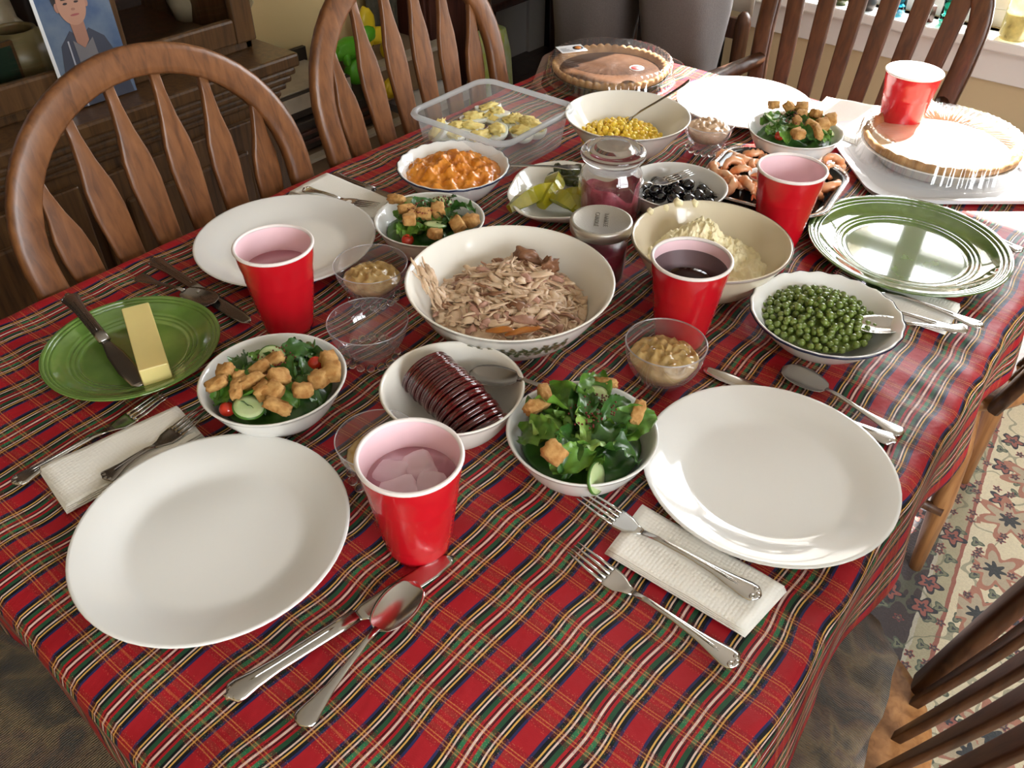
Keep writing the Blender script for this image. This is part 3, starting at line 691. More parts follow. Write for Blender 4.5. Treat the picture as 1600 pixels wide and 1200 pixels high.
# bowls
def bowl_prof(r, h, rb, wall=.0035, belly=.55, foot=True):
    o = [(rb*.88, 0), (rb, .0)] if foot else [(0, 0), (rb, 0)]
    n = 9; out = []; inn = []
    for k in range(n+1):
        q = k/n; rr = rb + (r-rb)*(q**belly); zz = h*q; out.append((rr, zz+.001))
    for k in range(n, -1, -1):
        q = k/n; rr = rb + (r-rb)*(q**belly)-wall; zz = wall*1.1+(h-wall*.6)*q
        if k == n: rr = r-wall*.9; zz = h+.0006
        inn.append((rr, zz))
    lip = [(r+.0008, h+.0012), (r-wall*.3, h+.0022)]
    return [(0, .0012)] + o + out + lip + inn + [(rb*.5, wall*1.05), (0, wall)]
def mound(nm, label, cat, x, y, r, z0, hgt, m_, seed, amp=.006, fq=60, n=46, shape=1.0, off=(0, 0), mounds=None, kind='stuff', parent=None, bot=.80, skirt=.01):
    """lumpy food surface inside a bowl, closed underneath"""
    V = []; F = []
    nr = n//2
    for i in range(nr+1):
        q = i/nr
        for k in range(n):
            a = 2*pi*k/n; px_, py_ = q*r*cos(a), q*r*sin(a)
            z = z0 + hgt*(1-q**2.2)**shape
            if mounds:
                for mx_, my_, mr, mh in mounds: z += mh*math.exp(-((px_-mx_)**2+(py_-my_)**2)/(mr*mr))
            nz = noise.fractal(Vector((px_*fq+seed, py_*fq, seed*2)), 1.0, 2.1, 4) * amp
            rd = abs(noise.noise(Vector((px_*fq*.55+seed*3, py_*fq*.55, 4))))*amp*1.2
            z += (nz + rd)*(1-.55*q**6)
            V.append((px_, py_, z))
    for i in range(nr):
        for k in range(n):
            j = (k+1) % n; F.append((i*n+k, (i+1)*n+k, (i+1)*n+j, i*n+j))
    k0 = len(V)
    for k in range(n): a = 2*pi*k/n; V.append((r*bot*cos(a), r*bot*sin(a), z0-skirt))
    for k in range(n): F.append((nr*n+k, k0+k, k0+(k+1) % n, nr*n+(k+1) % n))
    F.append(tuple(k0+k for k in range(n))[::-1])
    o = G().add((V, F)).build(nm, m_, parent, loc=(x, y, TZ))
    if parent is None: tag(o, label, cat, kind=kind)
    return o

def bowl(nm, label, x, y, r, h, rb, m_, line=None, scallop=0, belly=.55, wall=.0035, rz=0):
    t = thing(nm, label, 'bowl', (x, y, TZ), rz)
    fr = None
    pr = bowl_prof(r, h, rb, wall, belly)
    if scallop:
        def fr(a, i):
            rr, zz = pr[i]; w = (max(zz, 0)/h)**2
            return (1+.007*w*sin(a*scallop), .0007*w*sin(a*scallop*1))
    G().add(lathe(pr, 96 if scallop else 64, fr)).build('bowl_body', m_, t)
    if line:
        R_ = r+.0008; v, f = [], []
        q = [(R_+.0004, h-.0012), (R_+.0009, h-.0002), (R_+.0009, h+.0012), (R_+.0002, h+.0018)]
        fr2 = (lambda a, i: (1+.007*sin(a*scallop), .0007*sin(a*scallop))) if scallop else None
        G().add(lathe(q, 96, fr2)).build('rim_line', line, t)
    return t
bowl('serving_bowl', 'largest white bowl in the middle of the table, full of shredded turkey', -.550, .674, .1285, .074, .062, 'porcelain_warm')
bowl('salad_bowl', 'small white bowl of salad beside the butter plate', -.649, .384, .0796, .050, .040, 'porcelain')
bowl('salad_bowl', 'small white bowl of leafy salad between the jelly and the right plate', -.337, .531, .0775, .050, .040, 'porcelain')
bowl('salad_bowl', 'small white bowl of salad just behind the turkey bowl, near the squash', -.759, .749, .0778, .050, .040, 'porcelain')
bowl('salad_bowl', 'small white bowl of salad at the far right, beside the sunlit pie', -.491, 1.371, .0795, .050, .040, 'porcelain')
bowl('jelly_bowl', 'white bowl holding sliced cranberry jelly, front centre', -.484, .495, .078, .054, .042, 'porcelain_warm')
bowl('scalloped_bowl', 'fluted white bowl with dark blue rim line full of green peas', -.232, .899, .0907, .044, .045, 'porcelain', 'navy_line', 22, .7)
bowl('scalloped_bowl', 'fluted white bowl with dark blue rim line full of mashed orange squash', -.851, .900, .0878, .048, .045, 'porcelain', 'navy_line', 22, .7)
bowl('serving_bowl', 'cream coloured bowl with thin brown rim line holding mashed potatoes', -.410, .926, .105, .068, .05, 'cream_china', 'brown_line')
bowl('serving_bowl', 'tall white bowl of sweetcorn with a spoon, before the pumpkin pie', -.721, 1.198, .106, .070, .045, 'porcelain_warm', belly=.75)
bowl('olive_bowl', 'low white bowl of black olives behind the mashed potatoes', -.546, 1.073, .0765, .045, .045, 'porcelain')
# leaf garland printed on the outside of the turkey bowl
g = G(); rnd = random.Random(3)
for k in range(260):
    a = radians(-88 + 72*k/260); z = .047+.006*sin(k*.28)+rnd.uniform(-.005, .005)
    q = max(0, (z-.001)/.074); rr = .062+(.1285-.062)*(q**.55)+.0012; s_ = rnd.uniform(.0020, .0036)
    ca, sa = cos(a), sin(a); nz = Vector((ca*.84, sa*.84, -.54)).normalized(); tx = Vector((-sa, ca, 0)); ty = nz.cross(tx); P = Vector((rr*ca, rr*sa, z)); th = rnd.uniform(0, 6)
    vv = []
    for j in range(6):
        aa = 2*pi*j/6; e1 = cos(aa)*s_; e2 = sin(aa)*s_*.55; vv.append(tuple(P + tx*(e1*cos(th)-e2*sin(th)) + ty*(e1*sin(th)+e2*cos(th))))
    g.add((vv, [(0, 1, 2, 3, 4, 5)]), rnd.choice((0, 0, 1)))
big = [o for o in COL.objects if o.get('label', '').startswith('largest white bowl')][0]
g.build('leaf_garland', [mat('garland_green', (.10, .14, .05), .3), mat('garland_brown', (.28, .22, .12), .3)], big)['kind'] = 'stuff'

# ------------------------------------------------------------------ cups
def make_cup(x, y, label):
    t = thing('plastic_cup', label, 'cup', (x, y, TZ), 0, 'red plastic cups')
    H = .12; pr = []
    pts = [(0, .004), (.026, .004), (.027, .0), (.0305, .0), (.0315, .006)]
    for k in range(1, 24):
        z = .006+(.082-.006)*k/23; r_ = .0315+(.0475-.0315)*(z-.006)/.114*1.0
        if 3 < k < 22: r_ += .0005*(1 if k % 2 else -1)
        pts.append((r_, z))
    pts += [(.0422, .086), (.0452, .100), (.0462, .1085), (.0466, .1165)]
    G().add(lathe(pts, 56)).build('cup_wall', 'red_plastic', t)
    G().add(lathe([(.0462, .1165), (.0455, .108), (.0444, .100), (.0405, .082), (.0352, .04), (.0300, .007), (.028, .0055), (0, .0055)], 56)).build('cup_lining', 'cup_lining', t)
    G().add(lathe([(.0465+.0022*cos(a), .1180+.0022*sin(a)) for a in [2*pi*k/10 for k in range(10)]], 56, closed=True)).build('cup_lip', 'cup_lip', t)
    return t
cups = [make_cup(-.397, .348, 'red plastic cup of iced water at the front, between the left plate and the jelly'),
        make_cup(-.773, .498, 'red plastic cup of water standing against the left-side white plate'),
        make_cup(-.370, .792, 'red plastic cup filled with dark cola in front of the mashed potatoes'),
        make_cup(-.381, 1.088, 'red plastic cup in front of the shrimp tray, by the green plate'),
        make_cup(-.380, 1.575, 'farthest red plastic cup, at the sunlit end before the dark armchair')]
def liquid(x, y, z, m_, label, cat='drink', nm='water'):
    r_ = float(np.interp(z, [.007, .04, .082, .100, .108], [.0300, .0352, .0405, .0444, .0455]))-.0002
    o = G().add(lathe([(0, z-.004), (r_-.0022, z-.004), (r_+.0001, z), (0, z)], 56)).build(nm, m_, loc=(x, y, TZ)); return tag(o, label, cat)
liquid(-.397, .348, .088, 'water', 'clear iced water in the front red cup')
liquid(-.773, .498, .086, 'water', 'clear water in the red cup by the left white plate')
liquid(-.370, .792, .103, 'cola', 'dark fizzy cola in the red cup before the mashed potatoes', nm='cola')
def ice(x, y, z, rot, s_, lab, grp=None):
    o = G().add(blob(s_, s_*.9, s_*.75, .12, 1.3, x*50, 3, 5)).build('ice_cube', 'ice', loc=(x, y, z), rot=rot); return tag(o, lab, 'ice', grp)
for k, (dx, dy, rr, s_) in enumerate(((-.019, -.006, .3, .0135), (.004, -.018, 1.0, .014), (.019, .004, 2.0, .0125), (-.004, .015, 2.6, .013))):
    ice(-.397+dx, .348+dy, TZ+.0845+.001*k, (R(-.3, .3), R(-.3, .3), rr), s_*1.15, 'melting ice cube floating in the front red cup', 'ice cubes in the front cup')
ice(-.765, .492, TZ+.082, (.2, .3, .5), .012, 'single ice cube floating in the red cup by the left white plate')

# ------------------------------------------------------------------ glass dishes
def glass_dish(x, y, label, r=.048, h=.054, beads=True):
    t = thing('glass_dish', label, 'dish', (x, y, TZ), 0)
    if beads:
        pr = [(.022, .012)] + [(.022+(r-.022)*sin(pi/2*q)**.9, .012+(h-.012)*(1-cos(pi/2*q))**.75) for q in [k/9 for k in range(1, 10)]]
        G().add(lathe(pr, 56)).build('glass_bowl', 'glass', t)
        G().add(lathe([(r-.0002, h-.0006), (r+.0008, h), (r-.0002, h+.0008)], 56)).build('glass_rim', 'glass_edge', t)
        G().add(lathe([(.0265, .004), (.0265, .010), (.022, .012), (0, .012)], 40)).build('glass_foot', 'glass', t)
        bd = G().add(blob(.0052, .0052, .0052, sub=2)).mesh('glass_bead', 'bead_glass')
        for k in range(16):
            a = 2*pi*k/16; inst(bd, 'glass_bead', t, (.0315*cos(a), .0315*sin(a), .0058))
    else:
        pr = [(.024, .0015), (.024, .004), (.020, .009), (.026, .012)] + [(.026+(r-.026)*sin(pi/2*q)**.8, .012+(h-.012)*(1-cos(pi/2*q))**.8) for q in [k/9 for k in range(1, 10)]]
        G().add(lathe(pr, 56)).build('glass_bowl', 'glass', t)
        G().add(lathe([(r-.001, h-.001), (r+.0006, h), (r-.001, h+.001)], 56)).build('glass_rim', 'glass_edge', t)
    return t
glass_dish(-.733, .610, 'clear beaded-foot glass dish of applesauce beside the left white plate')
glass_dish(-.643, .520, 'empty clear glass dish with a ring of beads round its foot')
glass_dish(-.489, .388, 'clear glass dish of applesauce half hidden behind the front red cup', r=.042)
glass_dish(-.618, 1.302, 'small beaded-foot glass dish of pale applesauce beside the corn bowl', r=.0425, h=.05)
glass_dish(-.344, .706, 'clear footed glass cup of applesauce in front of the cola cup', r=.0468, h=.058, beads=False)
ap = 'food'
mound('applesauce', 'lumpy golden applesauce in the beaded glass dish by the left white plate', ap, -.733, .610, .038, .032, .010, 'applesauce', 1, .0055, 125, skirt=.012)
mound('applesauce', 'golden applesauce in the glass dish behind the front red cup', ap, -.489, .388, .033, .030, .010, 'applesauce', 2, .0055, 125, skirt=.012)
mound('applesauce', 'pale heaped applesauce in the small glass dish beside the corn', ap, -.618, 1.302, .037, .040, .012, 'applesauce_pale', 3, .0055, 125, skirt=.018)
mound('applesauce', 'chunky applesauce in the footed glass cup before the cola', ap, -.344, .706, .040, .036, .009, 'applesauce', 4, .0065, 125, skirt=.018)

# ------------------------------------------------------------------ bowl contents
mound('mashed_squash', 'lumpy orange mashed squash filling the blue-rimmed bowl', 'food', -.851, .900, .0755, .035, .012, 'squash', 5, .010, 62, n=110, skirt=.02)
mp_ = mound('mashed_potato', 'heap of buttery mashed potato in the cream bowl', 'food', -.410, .926, .083, .027, .012, 'mash', 6, .0095, 105, n=170, mounds=[(-.024, .024, .034, .030), (.010, -.01, .04, .014), (-.045, -.005, .03, .016)], skirt=.014)
g = G()
for (a, dz, s_) in ((2.55, .0, .007), (2.75, -.004, .005), (3.05, .001, .0055), (2.3, -.003, .006), (2.4, -.011, .005)):
    g.add(blob(s_, s_*.8, s_, .5, 2, a*9, 2), mx=T((-.410+.1015*cos(a), .926+.1015*sin(a), TZ+.0695+dz)))
tag(g.build('potato_smear', 'mash'), 'bits of mashed potato stuck to the rim of the cream bowl', 'food', kind='stuff')

# turkey shreds
g = G(); rn = random.Random(11)
v, f = [], []
def shred(cx, cy, cz, L, w, ang, tilt, seed, mi):
    """one torn strip: ragged ribbon with split ends and thickness"""
    n = 7; rings = []
    for i in range(n+1):
        q = i/n; s_ = (q-.5)*L
        off = Vector((s_, noise.noise(Vector((q*2.5, seed, 0)))*w*1.1, noise.noise(Vector((q*2.2, 5, seed)))*w*.8 + .25*w*sin(pi*q)))
        ww = w*(.35+.65*sin(pi*min(1, max(.06, q))))*(1+.45*noise.noise(Vector((q*7, seed, 9)))); ring = []
        for k in range(10):
            th = 2*pi*k/10; rr = 1+.42*noise.noise(Vector((cos(th)*2.0+seed, sin(th)*2.0, q*1.2)))
            ring.append(tuple(off + Vector((0, cos(th)*ww*rr, sin(th)*ww*.42*rr))))
        rings.append(ring)
    g.add(loft(rings), mi, T((cx, cy, cz), (rn.uniform(-.5, .5), tilt, ang)))
def tz(x_, y_): q = min(1, sqrt(x_*x_+y_*y_)/.102); return .031+.026*(1-q*q)+.012*math.exp(-((x_+.015)**2+(y_-.045)**2)/.0016)
V = []; F = []; NR, NA = 40, 90
for i in range(NR+1):
    q = i/NR
    for k in range(NA):
        a = 2*pi*k/NA; x_, y_ = .098*q*cos(a), .098*q*sin(a)
        dx = .010*noise.noise(Vector((x_*22, y_*22, 3))); n1 = 1-abs(noise.noise(Vector(((x_+dx)*48, (y_-dx)*48, 7))))*2; n2 = 1-abs(noise.noise(Vector((x_*110, y_*70, 11))))*2
        V.append((x_, y_, tz(x_, y_)-.008*(1-q**4)+(.010*n1*(1-.4*q)+.004*n2)*(1-.8*q**6)))
for i in range(NR):
    for k in range(NA): j_ = (k+1) % NA; F.append((i*NA+k, (i+1)*NA+k, (i+1)*NA+j_, i*NA+j_))
k0 = len(V); V += [(.078*cos(2*pi*k/NA), .078*sin(2*pi*k/NA), .010) for k in range(NA)]
for k in range(NA): j_ = (k+1) % NA; F.append((NR*NA+k, k0+k, k0+j_, NR*NA+j_))
g.add((V, F), 0)
for k in range(260):
    a = rn.uniform(0, 2*pi); rr = .094*sqrt(rn.random()); x_, y_ = rr*cos(a), rr*sin(a)
    L = rn.uniform(.018, .052)*(1-.6*(rr/.094)**3); w = rn.uniform(.0024, .0072)
    mi = rn.choices((0, 1, 2), (74, 20, 6))[0]
    shred(x_, y_, tz(x_, y_)+rn.uniform(-.003, .004), L, w, rn.gauss(.5, .9), rn.uniform(-.35, .35), k*1.7, mi)
for k in range(330):      # fine threads on top
    a = rn.uniform(0, 2*pi); rr = .094*sqrt(rn.random()); x_, y_ = rr*cos(a), rr*sin(a)
    shred(x_, y_, tz(x_, y_)+rn.uniform(.001, .007), rn.uniform(.010, .028)*(1-.4*(rr/.094)**3), rn.uniform(.0007, .0018), rn.gauss(.5, 1.0), rn.uniform(-.4, .4), k*3.1, 0 if k % 5 else 1)
q0 = pz(652, 412, .078); q1 = pz(690, 470, .050); q0 = Vector((q0.x+.550, q0.y-.674, .076)); q1 = Vector((q1.x+.550, q1.y-.674, .046)); an = atan2(q1.y-q0.y, q1.x-q0.x)
for k in range(26):       # strands climbing to the rim on the left
    q = rn.random(); p = q0.lerp(q1, q); sd = rn.uniform(-.010, .010); shred(p.x-sin(an)*sd, p.y+cos(an)*sd, p.z+rn.uniform(0, .004), .026, rn.uniform(.0012, .0035), an+rn.uniform(-.3, .3), .62, k, 0)
g.add(blob(.020, .010, .010, .5, 1.5, 4, 3), 2, T((-.025, .070, .062), (0, .3, .4)))
g.add(blob(.013, .010, .012, .7, 2.0, 8, 3), 2, T((.008, .070, .062), (.3, .3, 1.4)))
shred(.062, -.050, .052, .046, .0055, .9, -.1, 77, 3); shred(.040, -.066, .052, .036, .0045, .6, -.1, 79, 3)
tk = g.build('shredded_turkey', ['turkey', 'turkey_pink', 'turkey_dark', 'turkey_skin'], loc=(-.550, .674, TZ))
tag(tk, 'heap of pale shredded turkey meat with a strip of orange skin in the large bowl', 'meat', kind='stuff')

# peas, corn, olives: individual things
def heap(n, R_, z0, zh, dmin, rn, off=(0, 0), zfun=None, tries=9000):
    P = []; 
    for _ in range(tries):
        if len(P) >= n: break
        a = rn.uniform(0, 2*pi); rr = R_*sqrt(rn.random()); x_, y_ = rr*cos(a)+off[0], rr*sin(a)+off[1]; q = rr/R_
        z = z0+zh*(1-q*q) if zfun is None else zfun(x_, y_, q)
        if all((x_-p[0])**2+(y_-p[1])**2 > dmin*dmin for p in P): P.append((x_, y_, z)); continue
    return P
rn = random.Random(5)
pe = G().add(blob(.0047, .0047, .0045, .07, 2.5, 2, 2)).mesh('pea', 'pea')
px_, py_ = -.242, .908
mound('pea_layer', 'packed green peas below the top layer in the blue-rimmed bowl', 'peas', px_, py_, .066, .022, .013, 'pea', 9, .003, 150, n=60, skirt=.010)
P = heap(240, .069, .028, .0135, .0077, rn) + heap(60, .050, .037, .0115, .0125, rn)
for x_, y_, z in P:
    o = inst(pe, 'pea', None, (px_+x_, py_+y_, TZ+z+R(-.001, .0015)), (R(0, 6), R(0, 6), 0), R(.85, 1.1))
    tag(o, 'small round green pea in the blue-rimmed fluted bowl', 'pea', 'green peas in the fluted bowl')
co = G().add(blob(.0052, .0042, .0037, .25, 1.6, 6, 2, 3)).mesh('corn_kernel', 'corn')
cx_, cy_ = -.726, 1.192
mound('corn_layer', 'packed yellow sweetcorn below the top kernels in the tall white bowl', 'corn', cx_, cy_, .062, .026, .012, 'corn', 12, .004, 130, n=60, skirt=.012)
P = heap(190, .068, .032, .014, .0080, rn) + heap(55, .05, .040, .010, .013, rn)
for x_, y_, z in P:
    o = inst(co, 'corn_kernel', None, (cx_+x_, cy_+y_, TZ+z+R(-.001, .002)), (R(0, 6), R(0, 6), R(0, 6)), R(.85, 1.15))
    tag(o, 'yellow sweetcorn kernel heaped in the tall white bowl', 'corn', 'sweetcorn kernels in the white bowl')
ol = G().add(blob(.0108, .0092, .0092, 0, sub=3)).add(lathe([(.0026, 0), (.0032, .0006), (.0026, .0012)], 12), mx=T((.0104, 0, 0), (0, pi/2, 0))).mesh('black_olive', 'olive')
P = heap(26, .056, .024, .006, .0185, rn) + heap(9, .036, .038, .003, .02, rn)
for x_, y_, z in P:
    o = inst(ol, 'black_olive', None, (-.546+x_, 1.073+y_, TZ+z), (R(-.4, .4), R(-.4, .4), R(0, 6)))
    tag(o, 'shiny black olive in the low white bowl', 'olive', 'black olives in the white bowl')

# cranberry jelly: log cut into slices, each a part
JS = 1.12
t = thing('cranberry_jelly', 'dark red ridged cranberry jelly log cut into slices in the white bowl', 'jelly', (-.487, .497, TZ+.012), radians(-12)); t.scale = (JS,)*3
ns = 13
for i in range(ns):
    q = (i-(ns-1)/2)
    rings = []
    for zz, s_ in ((0, .97), (.0006, 1.0), (.0024, 1.0), (.003, .955), (.0036, 1.0), (.0060, 1.0), (.0066, .97)):
        rings.append([(s_*.028*cos(2*pi*k/40), s_*.028*sin(2*pi*k/40), zz) for k in range(40)])
    lean_ = .20+.045*max(0, i-5)
    G().add(loft(rings)).build('jelly_slice', 'jelly', t, (q*.0078, .0008*sin(i*2.1), .024-.0020*max(0, i-7)), (0, pi/2+.12+lean_*.9, 0))

# salads
def leaf_mesh(nm, L, Wd, seed, ruff, m_, curl=.5):
    n, w = 16, 12; V = []; F = []
    for i in range(n+1):
        q = i/n; hw = Wd*sin(pi*min(.97, q*.92+.06))**.7*.5
        for j in range(w+1):
            s = j/w*2-1
            x = (q-.5)*L; y = s*hw*(1+.12*noise.noise(Vector((q*9, s*2, seed))))
            z = curl*L*.25*(1-(2*q-1)**2) + abs(s)**1.7*Wd*.20*curl + ruff*(abs(s)**1.5*.7+.3)*noise.noise(Vector((q*5.5+seed, s*2.6, seed*3)))*1.3 + ruff*.35*sin(q*24+seed)*abs(s)**3
            V.append((x, y, z))
    for i in range(n):
        for j in range(w): a = i*(w+1)+j; F.append((a, a+1, a+w+2, a+w+1))
    return G().add((V, F)).mesh(nm, m_)
LEAVES = [leaf_mesh('lettuce_leaf', .050, .032, 1, .006, 'lettuce', .7), leaf_mesh('lettuce_leaf', .042, .030, 2, .007, 'lettuce_pale', .5),
          leaf_mesh('lettuce_leaf', .046, .026, 3, .006, 'lettuce_dark', 1.0), leaf_mesh('lettuce_leaf', .036, .028, 4, .008, 'lettuce', .3), leaf_mesh('lettuce_leaf', .034, .020, 5, .004, 'lettuce_dark', .9)]
CROUT = [G().add(blob(.0108, .0095, .0080, .24, 3.2, k, 3, 7)).mesh('crouton', 'crouton') for k in range(3)] + [G().add(blob(.0155, .0075, .0062, .30, 2.8, 9, 3, 6), mx=T()).mesh('crouton', 'crouton')]
def cuke(label, grp, loc, rot, rad=.0165):
    t = thing('cucumber_slice', label, 'cucumber', loc, 0, grp); t.rotation_euler = rot
    G().add(lathe([(0, .0), (rad*.93, 0), (rad*.93, .003), (rad*.6, .0032), (0, .003)], 28)).build('flesh', 'cuke', t)
    G().add(lathe([(rad*.93, -.0002), (rad, .0004), (rad, .0026), (rad*.93, .0032)], 28)).build('rind', 'cuke_skin', t)
    return t
TOM = G().add(blob(.0088, .0085, .008, sub=3)).mesh('cherry_tomato', 'tomato')
def salad(x, y, where, seed, nl, nc, cukes, toms, bacon, leafy=0, layout=None):
    rn = random.Random(seed); zt = TZ
    # dark leaf bed
    mound('salad_greens', 'bed of chopped lettuce %s' % where, 'salad', x, y, .062, .032, .010, 'lettuce_dark', seed, .008, 60, n=40, skirt=.010)
    for k in range(nl):
        a = 2*pi*k/nl*2.4 + rn.uniform(-.3, .3); rr = .052*sqrt((k+.5)/nl)
        me = LEAVES[rn.choice((0, 1, 2, 3, 4) if leafy else (0, 2, 2, 3, 4))]
        o = inst(me, 'lettuce_leaf', None, (x+rr*cos(a), y+rr*sin(a), zt+.043+.008*(1-rr/.056)+leafy*.010*rn.random()+.003), (rn.uniform(-.7, .7), rn.uniform(-.5, .5), rn.uniform(0, 6)), rn.uniform(.75, 1.05+.15*leafy))
        tag(o, 'torn green lettuce leaf %s' % where, 'lettuce', 'lettuce leaves %s' % where)
    for (dx, dy, dz, rx, ry) in cukes:
        cuke('round cucumber slice %s' % where, 'cucumber slices %s' % where, (x+dx, y+dy, zt+.052+dz), (rx, ry, rn.uniform(0, 6)))
    for (dx, dy, dz) in toms:
        tag(inst(TOM, 'cherry_tomato', None, (x+dx, y+dy, zt+.050+dz), (0, 0, 1)), 'small red cherry tomato %s' % where, 'tomato', 'tomatoes %s' % where)
    for k, (dx, dy, dz) in enumerate(nc):
        o = inst(CROUT[rn.randrange(4)], 'crouton', None, (x+dx, y+dy, zt+.058+leafy*.003+dz), (rn.uniform(-.5, .5), rn.uniform(-.5, .5), rn.uniform(0, 6)), rn.uniform(.80, 1.05))
        tag(o, 'toasted golden crouton %s' % where, 'crouton', 'croutons %s' % where)
    g = G()
    for (bx_, by_, br, bz, nb) in bacon:
        for k in range(nb):
            a = rn.uniform(0, 6.28); r_ = br*sqrt(rn.random()); g.add(blob(.0013, .0011, .0009, .4, 2, k, 1), mx=T((bx_+r_*cos(a), by_+r_*sin(a), .0590+bz+rn.uniform(0, .003)), (rn.uniform(0, 3), 0, 0)))
    tag(g.build('bacon_bits', 'bacon', loc=(x, y, zt)), 'dark red bacon bits sprinkled %s' % where, 'bacon', kind='stuff')
def rel(c, pts, z=.056):     # pixel spots in the photo -> offsets from the bowl centre
    o = []
    for p in pts:
        q = pz(p[0], p[1], z); o.append((q.x-c[0], q.y-c[1]))
    return o
c = (-.649, .384)
cr = [(a, b_, .004+R(-.001, .004)) for a, b_ in rel(c, [(355, 590), (405, 587), (378, 600), (413, 618), (438, 600), (435, 640), (475, 618), (515, 570), (500, 600), (425, 572), (372, 618), (430, 622), (395, 605), (340, 607), (520, 590)])]
salad(c[0], c[1], 'in the salad bowl beside the butter plate', 21, 22, cr, [(*rel(c, [(388, 637)])[0], .003, .15, .25), (*rel(c, [(483, 588)])[0], .002, .3, -.3), (*rel(c, [(465, 598)])[0], -.001, 0, .2), (*rel(c, [(425, 562)])[0], .004, .6, .4)],
      [(*rel(c, [(493, 568)])[0], .006), (*rel(c, [(352, 628)])[0], -.004)], [(-.01, .015, .022, .004, 50), (.01, -.01, .02, .004, 30)])
c = (-.337, .531)
cr = [(a, b_, .004+R(-.001, .004)) for a, b_ in rel(c, [(838, 645), (850, 628), (945, 607), (995, 658), (865, 722)])]
salad(c[0], c[1], 'in the leafy salad bowl by the right plate', 33, 30, cr, [(*rel(c, [(928, 628)])[0], .009, .1, .2), (*rel(c, [(890, 698)])[0], .004, .2, -.2), (*rel(c, [(930, 738)])[0], -.004, 1.2, .2)],
      [(*rel(c, [(905, 645)])[0], .002)], [(.005, .02, .02, .012, 60), (.0, .0, .018, .010, 40)], leafy=1)
c = (-.759, .749)
cr = [(a, b_, .003+R(-.001, .004)) for a, b_ in rel(c, [(620, 317), (637, 333), (685, 335), (640, 350), (662, 340), (715, 360), (735, 350), (680, 370), (645, 342)])]
salad(c[0], c[1], 'in the salad bowl behind the turkey', 45, 20, cr, [(*rel(c, [(690, 318)])[0], .002, .1, .2), (*rel(c, [(680, 353)])[0], .004, .1, -.2), (*rel(c, [(640, 320)])[0], .0, .5, .3)],
      [(*rel(c, [(636, 365)])[0], -.004), (*rel(c, [(710, 340)])[0], .0)], [(.0, .03, .018, .004, 50), (-.01, -.005, .02, .006, 60)])
c = (-.491, 1.371)
cr = [(a, b_, .006+R(-.001, .004)) for a, b_ in rel(c, [(1232, 178), (1250, 180), (1250, 190), (1245, 203), (1265, 207), (1283, 205), (1245, 218), (1275, 218), (1207, 175), (1295, 198), (1272, 190)])]
salad(c[0], c[1], 'in the farthest salad bowl near the pie', 57, 18, cr, [(*rel(c, [(1290, 205)])[0], .005, .3, .4), (*rel(c, [(1205, 190)])[0], .006, .5, -.2)], [(*rel(c, [(1220, 205)])[0], -.002)], [(.0, .0, .03, .010, 60)], leafy=1)

# ------------------------------------------------------------------ butter
bt = G().add(loft([rrect(.0165, .062, .002, z) for z in (0, .001, .027, .0285)], True, True)).build('butter_stick', 'butter', loc=(0, 0, 0), smooth=False, bevel=.0018)
a0 = pz(210, 474, .03); a1 = pz(243, 584, .03)
bt.location = ((a0.x+a1.x)/2, (a0.y+a1.y)/2, TZ+.0045); bt.rotation_euler = (0, 0, atan2(a1.y-a0.y, a1.x-a0.x)-pi/2)
bt.scale = (1, .88*((a1-a0).length)/.124, 1)
tag(bt, 'pale yellow stick of butter on the small green plate', 'butter')

# ------------------------------------------------------------------ cutlery (local +Y runs from tip to handle end, origin at tip)
def strip(st, n=8):
    """st: (y, half width, z, thickness, dish)"""
    rings = []
    for y, hw, z, th, dsh in st:
        top = []; bot = []
        for k in range(n+1):
            s = k/n*2-1; zz = z - dsh*(1-s*s); e = (1-s**4)
            top.append((s*hw, y, zz+th*.5*(.3+.7*e))); bot.append((s*hw, y, zz-th*.5*(.3+.7*e)))
        rings.append(top + bot[::-1])
    return loft(rings)
HAND = [(0, .0035, .0, .0028, 0), (.02, .0030, .003, .003, 0), (.05, .0033, .004, .003, 0), (.075, .0048, .0035, .0028, 0), (.095, .0080, .0025, .0024, 0), (.108, .0103, .0022, .0022, 0), (.114, .0098, .0024, .0030, 0), (.118, .0062, .0026, .0034, 0), (.1205, .0018, .0024, .002, 0)]
def handle(y0, L, z=0): return strip([(y0+a*L/.1205, b_, z+c_, d, e) for a, b_, c_, d, e in HAND])
def scallops(y0, L, z):
    g = G()
    for sx_ in (-1, 0, 1): g.add(blob(.0032, .0026, .0013, sub=2), mx=T((sx_*.0048, y0+L*(.945 if sx_ else .975), z+.0034)))
    g.add(blob(.0011, L*.33, .0008, sub=2), mx=T((0, y0+L*.5, z+.0052)))
    return g
def cut_root(nm, label, cat, tip, end, z=.001, flip=False, grp=None, tilt=0, roll=0):
    d = Vector((end[0]-tip[0], end[1]-tip[1])); L = d.length
    t = thing(nm, label, cat, (tip[0], tip[1], TZ+z), atan2(d.y, d.x)-pi/2, grp)
    t.rotation_euler = (tilt, roll, atan2(d.y, d.x)-pi/2); return t, L
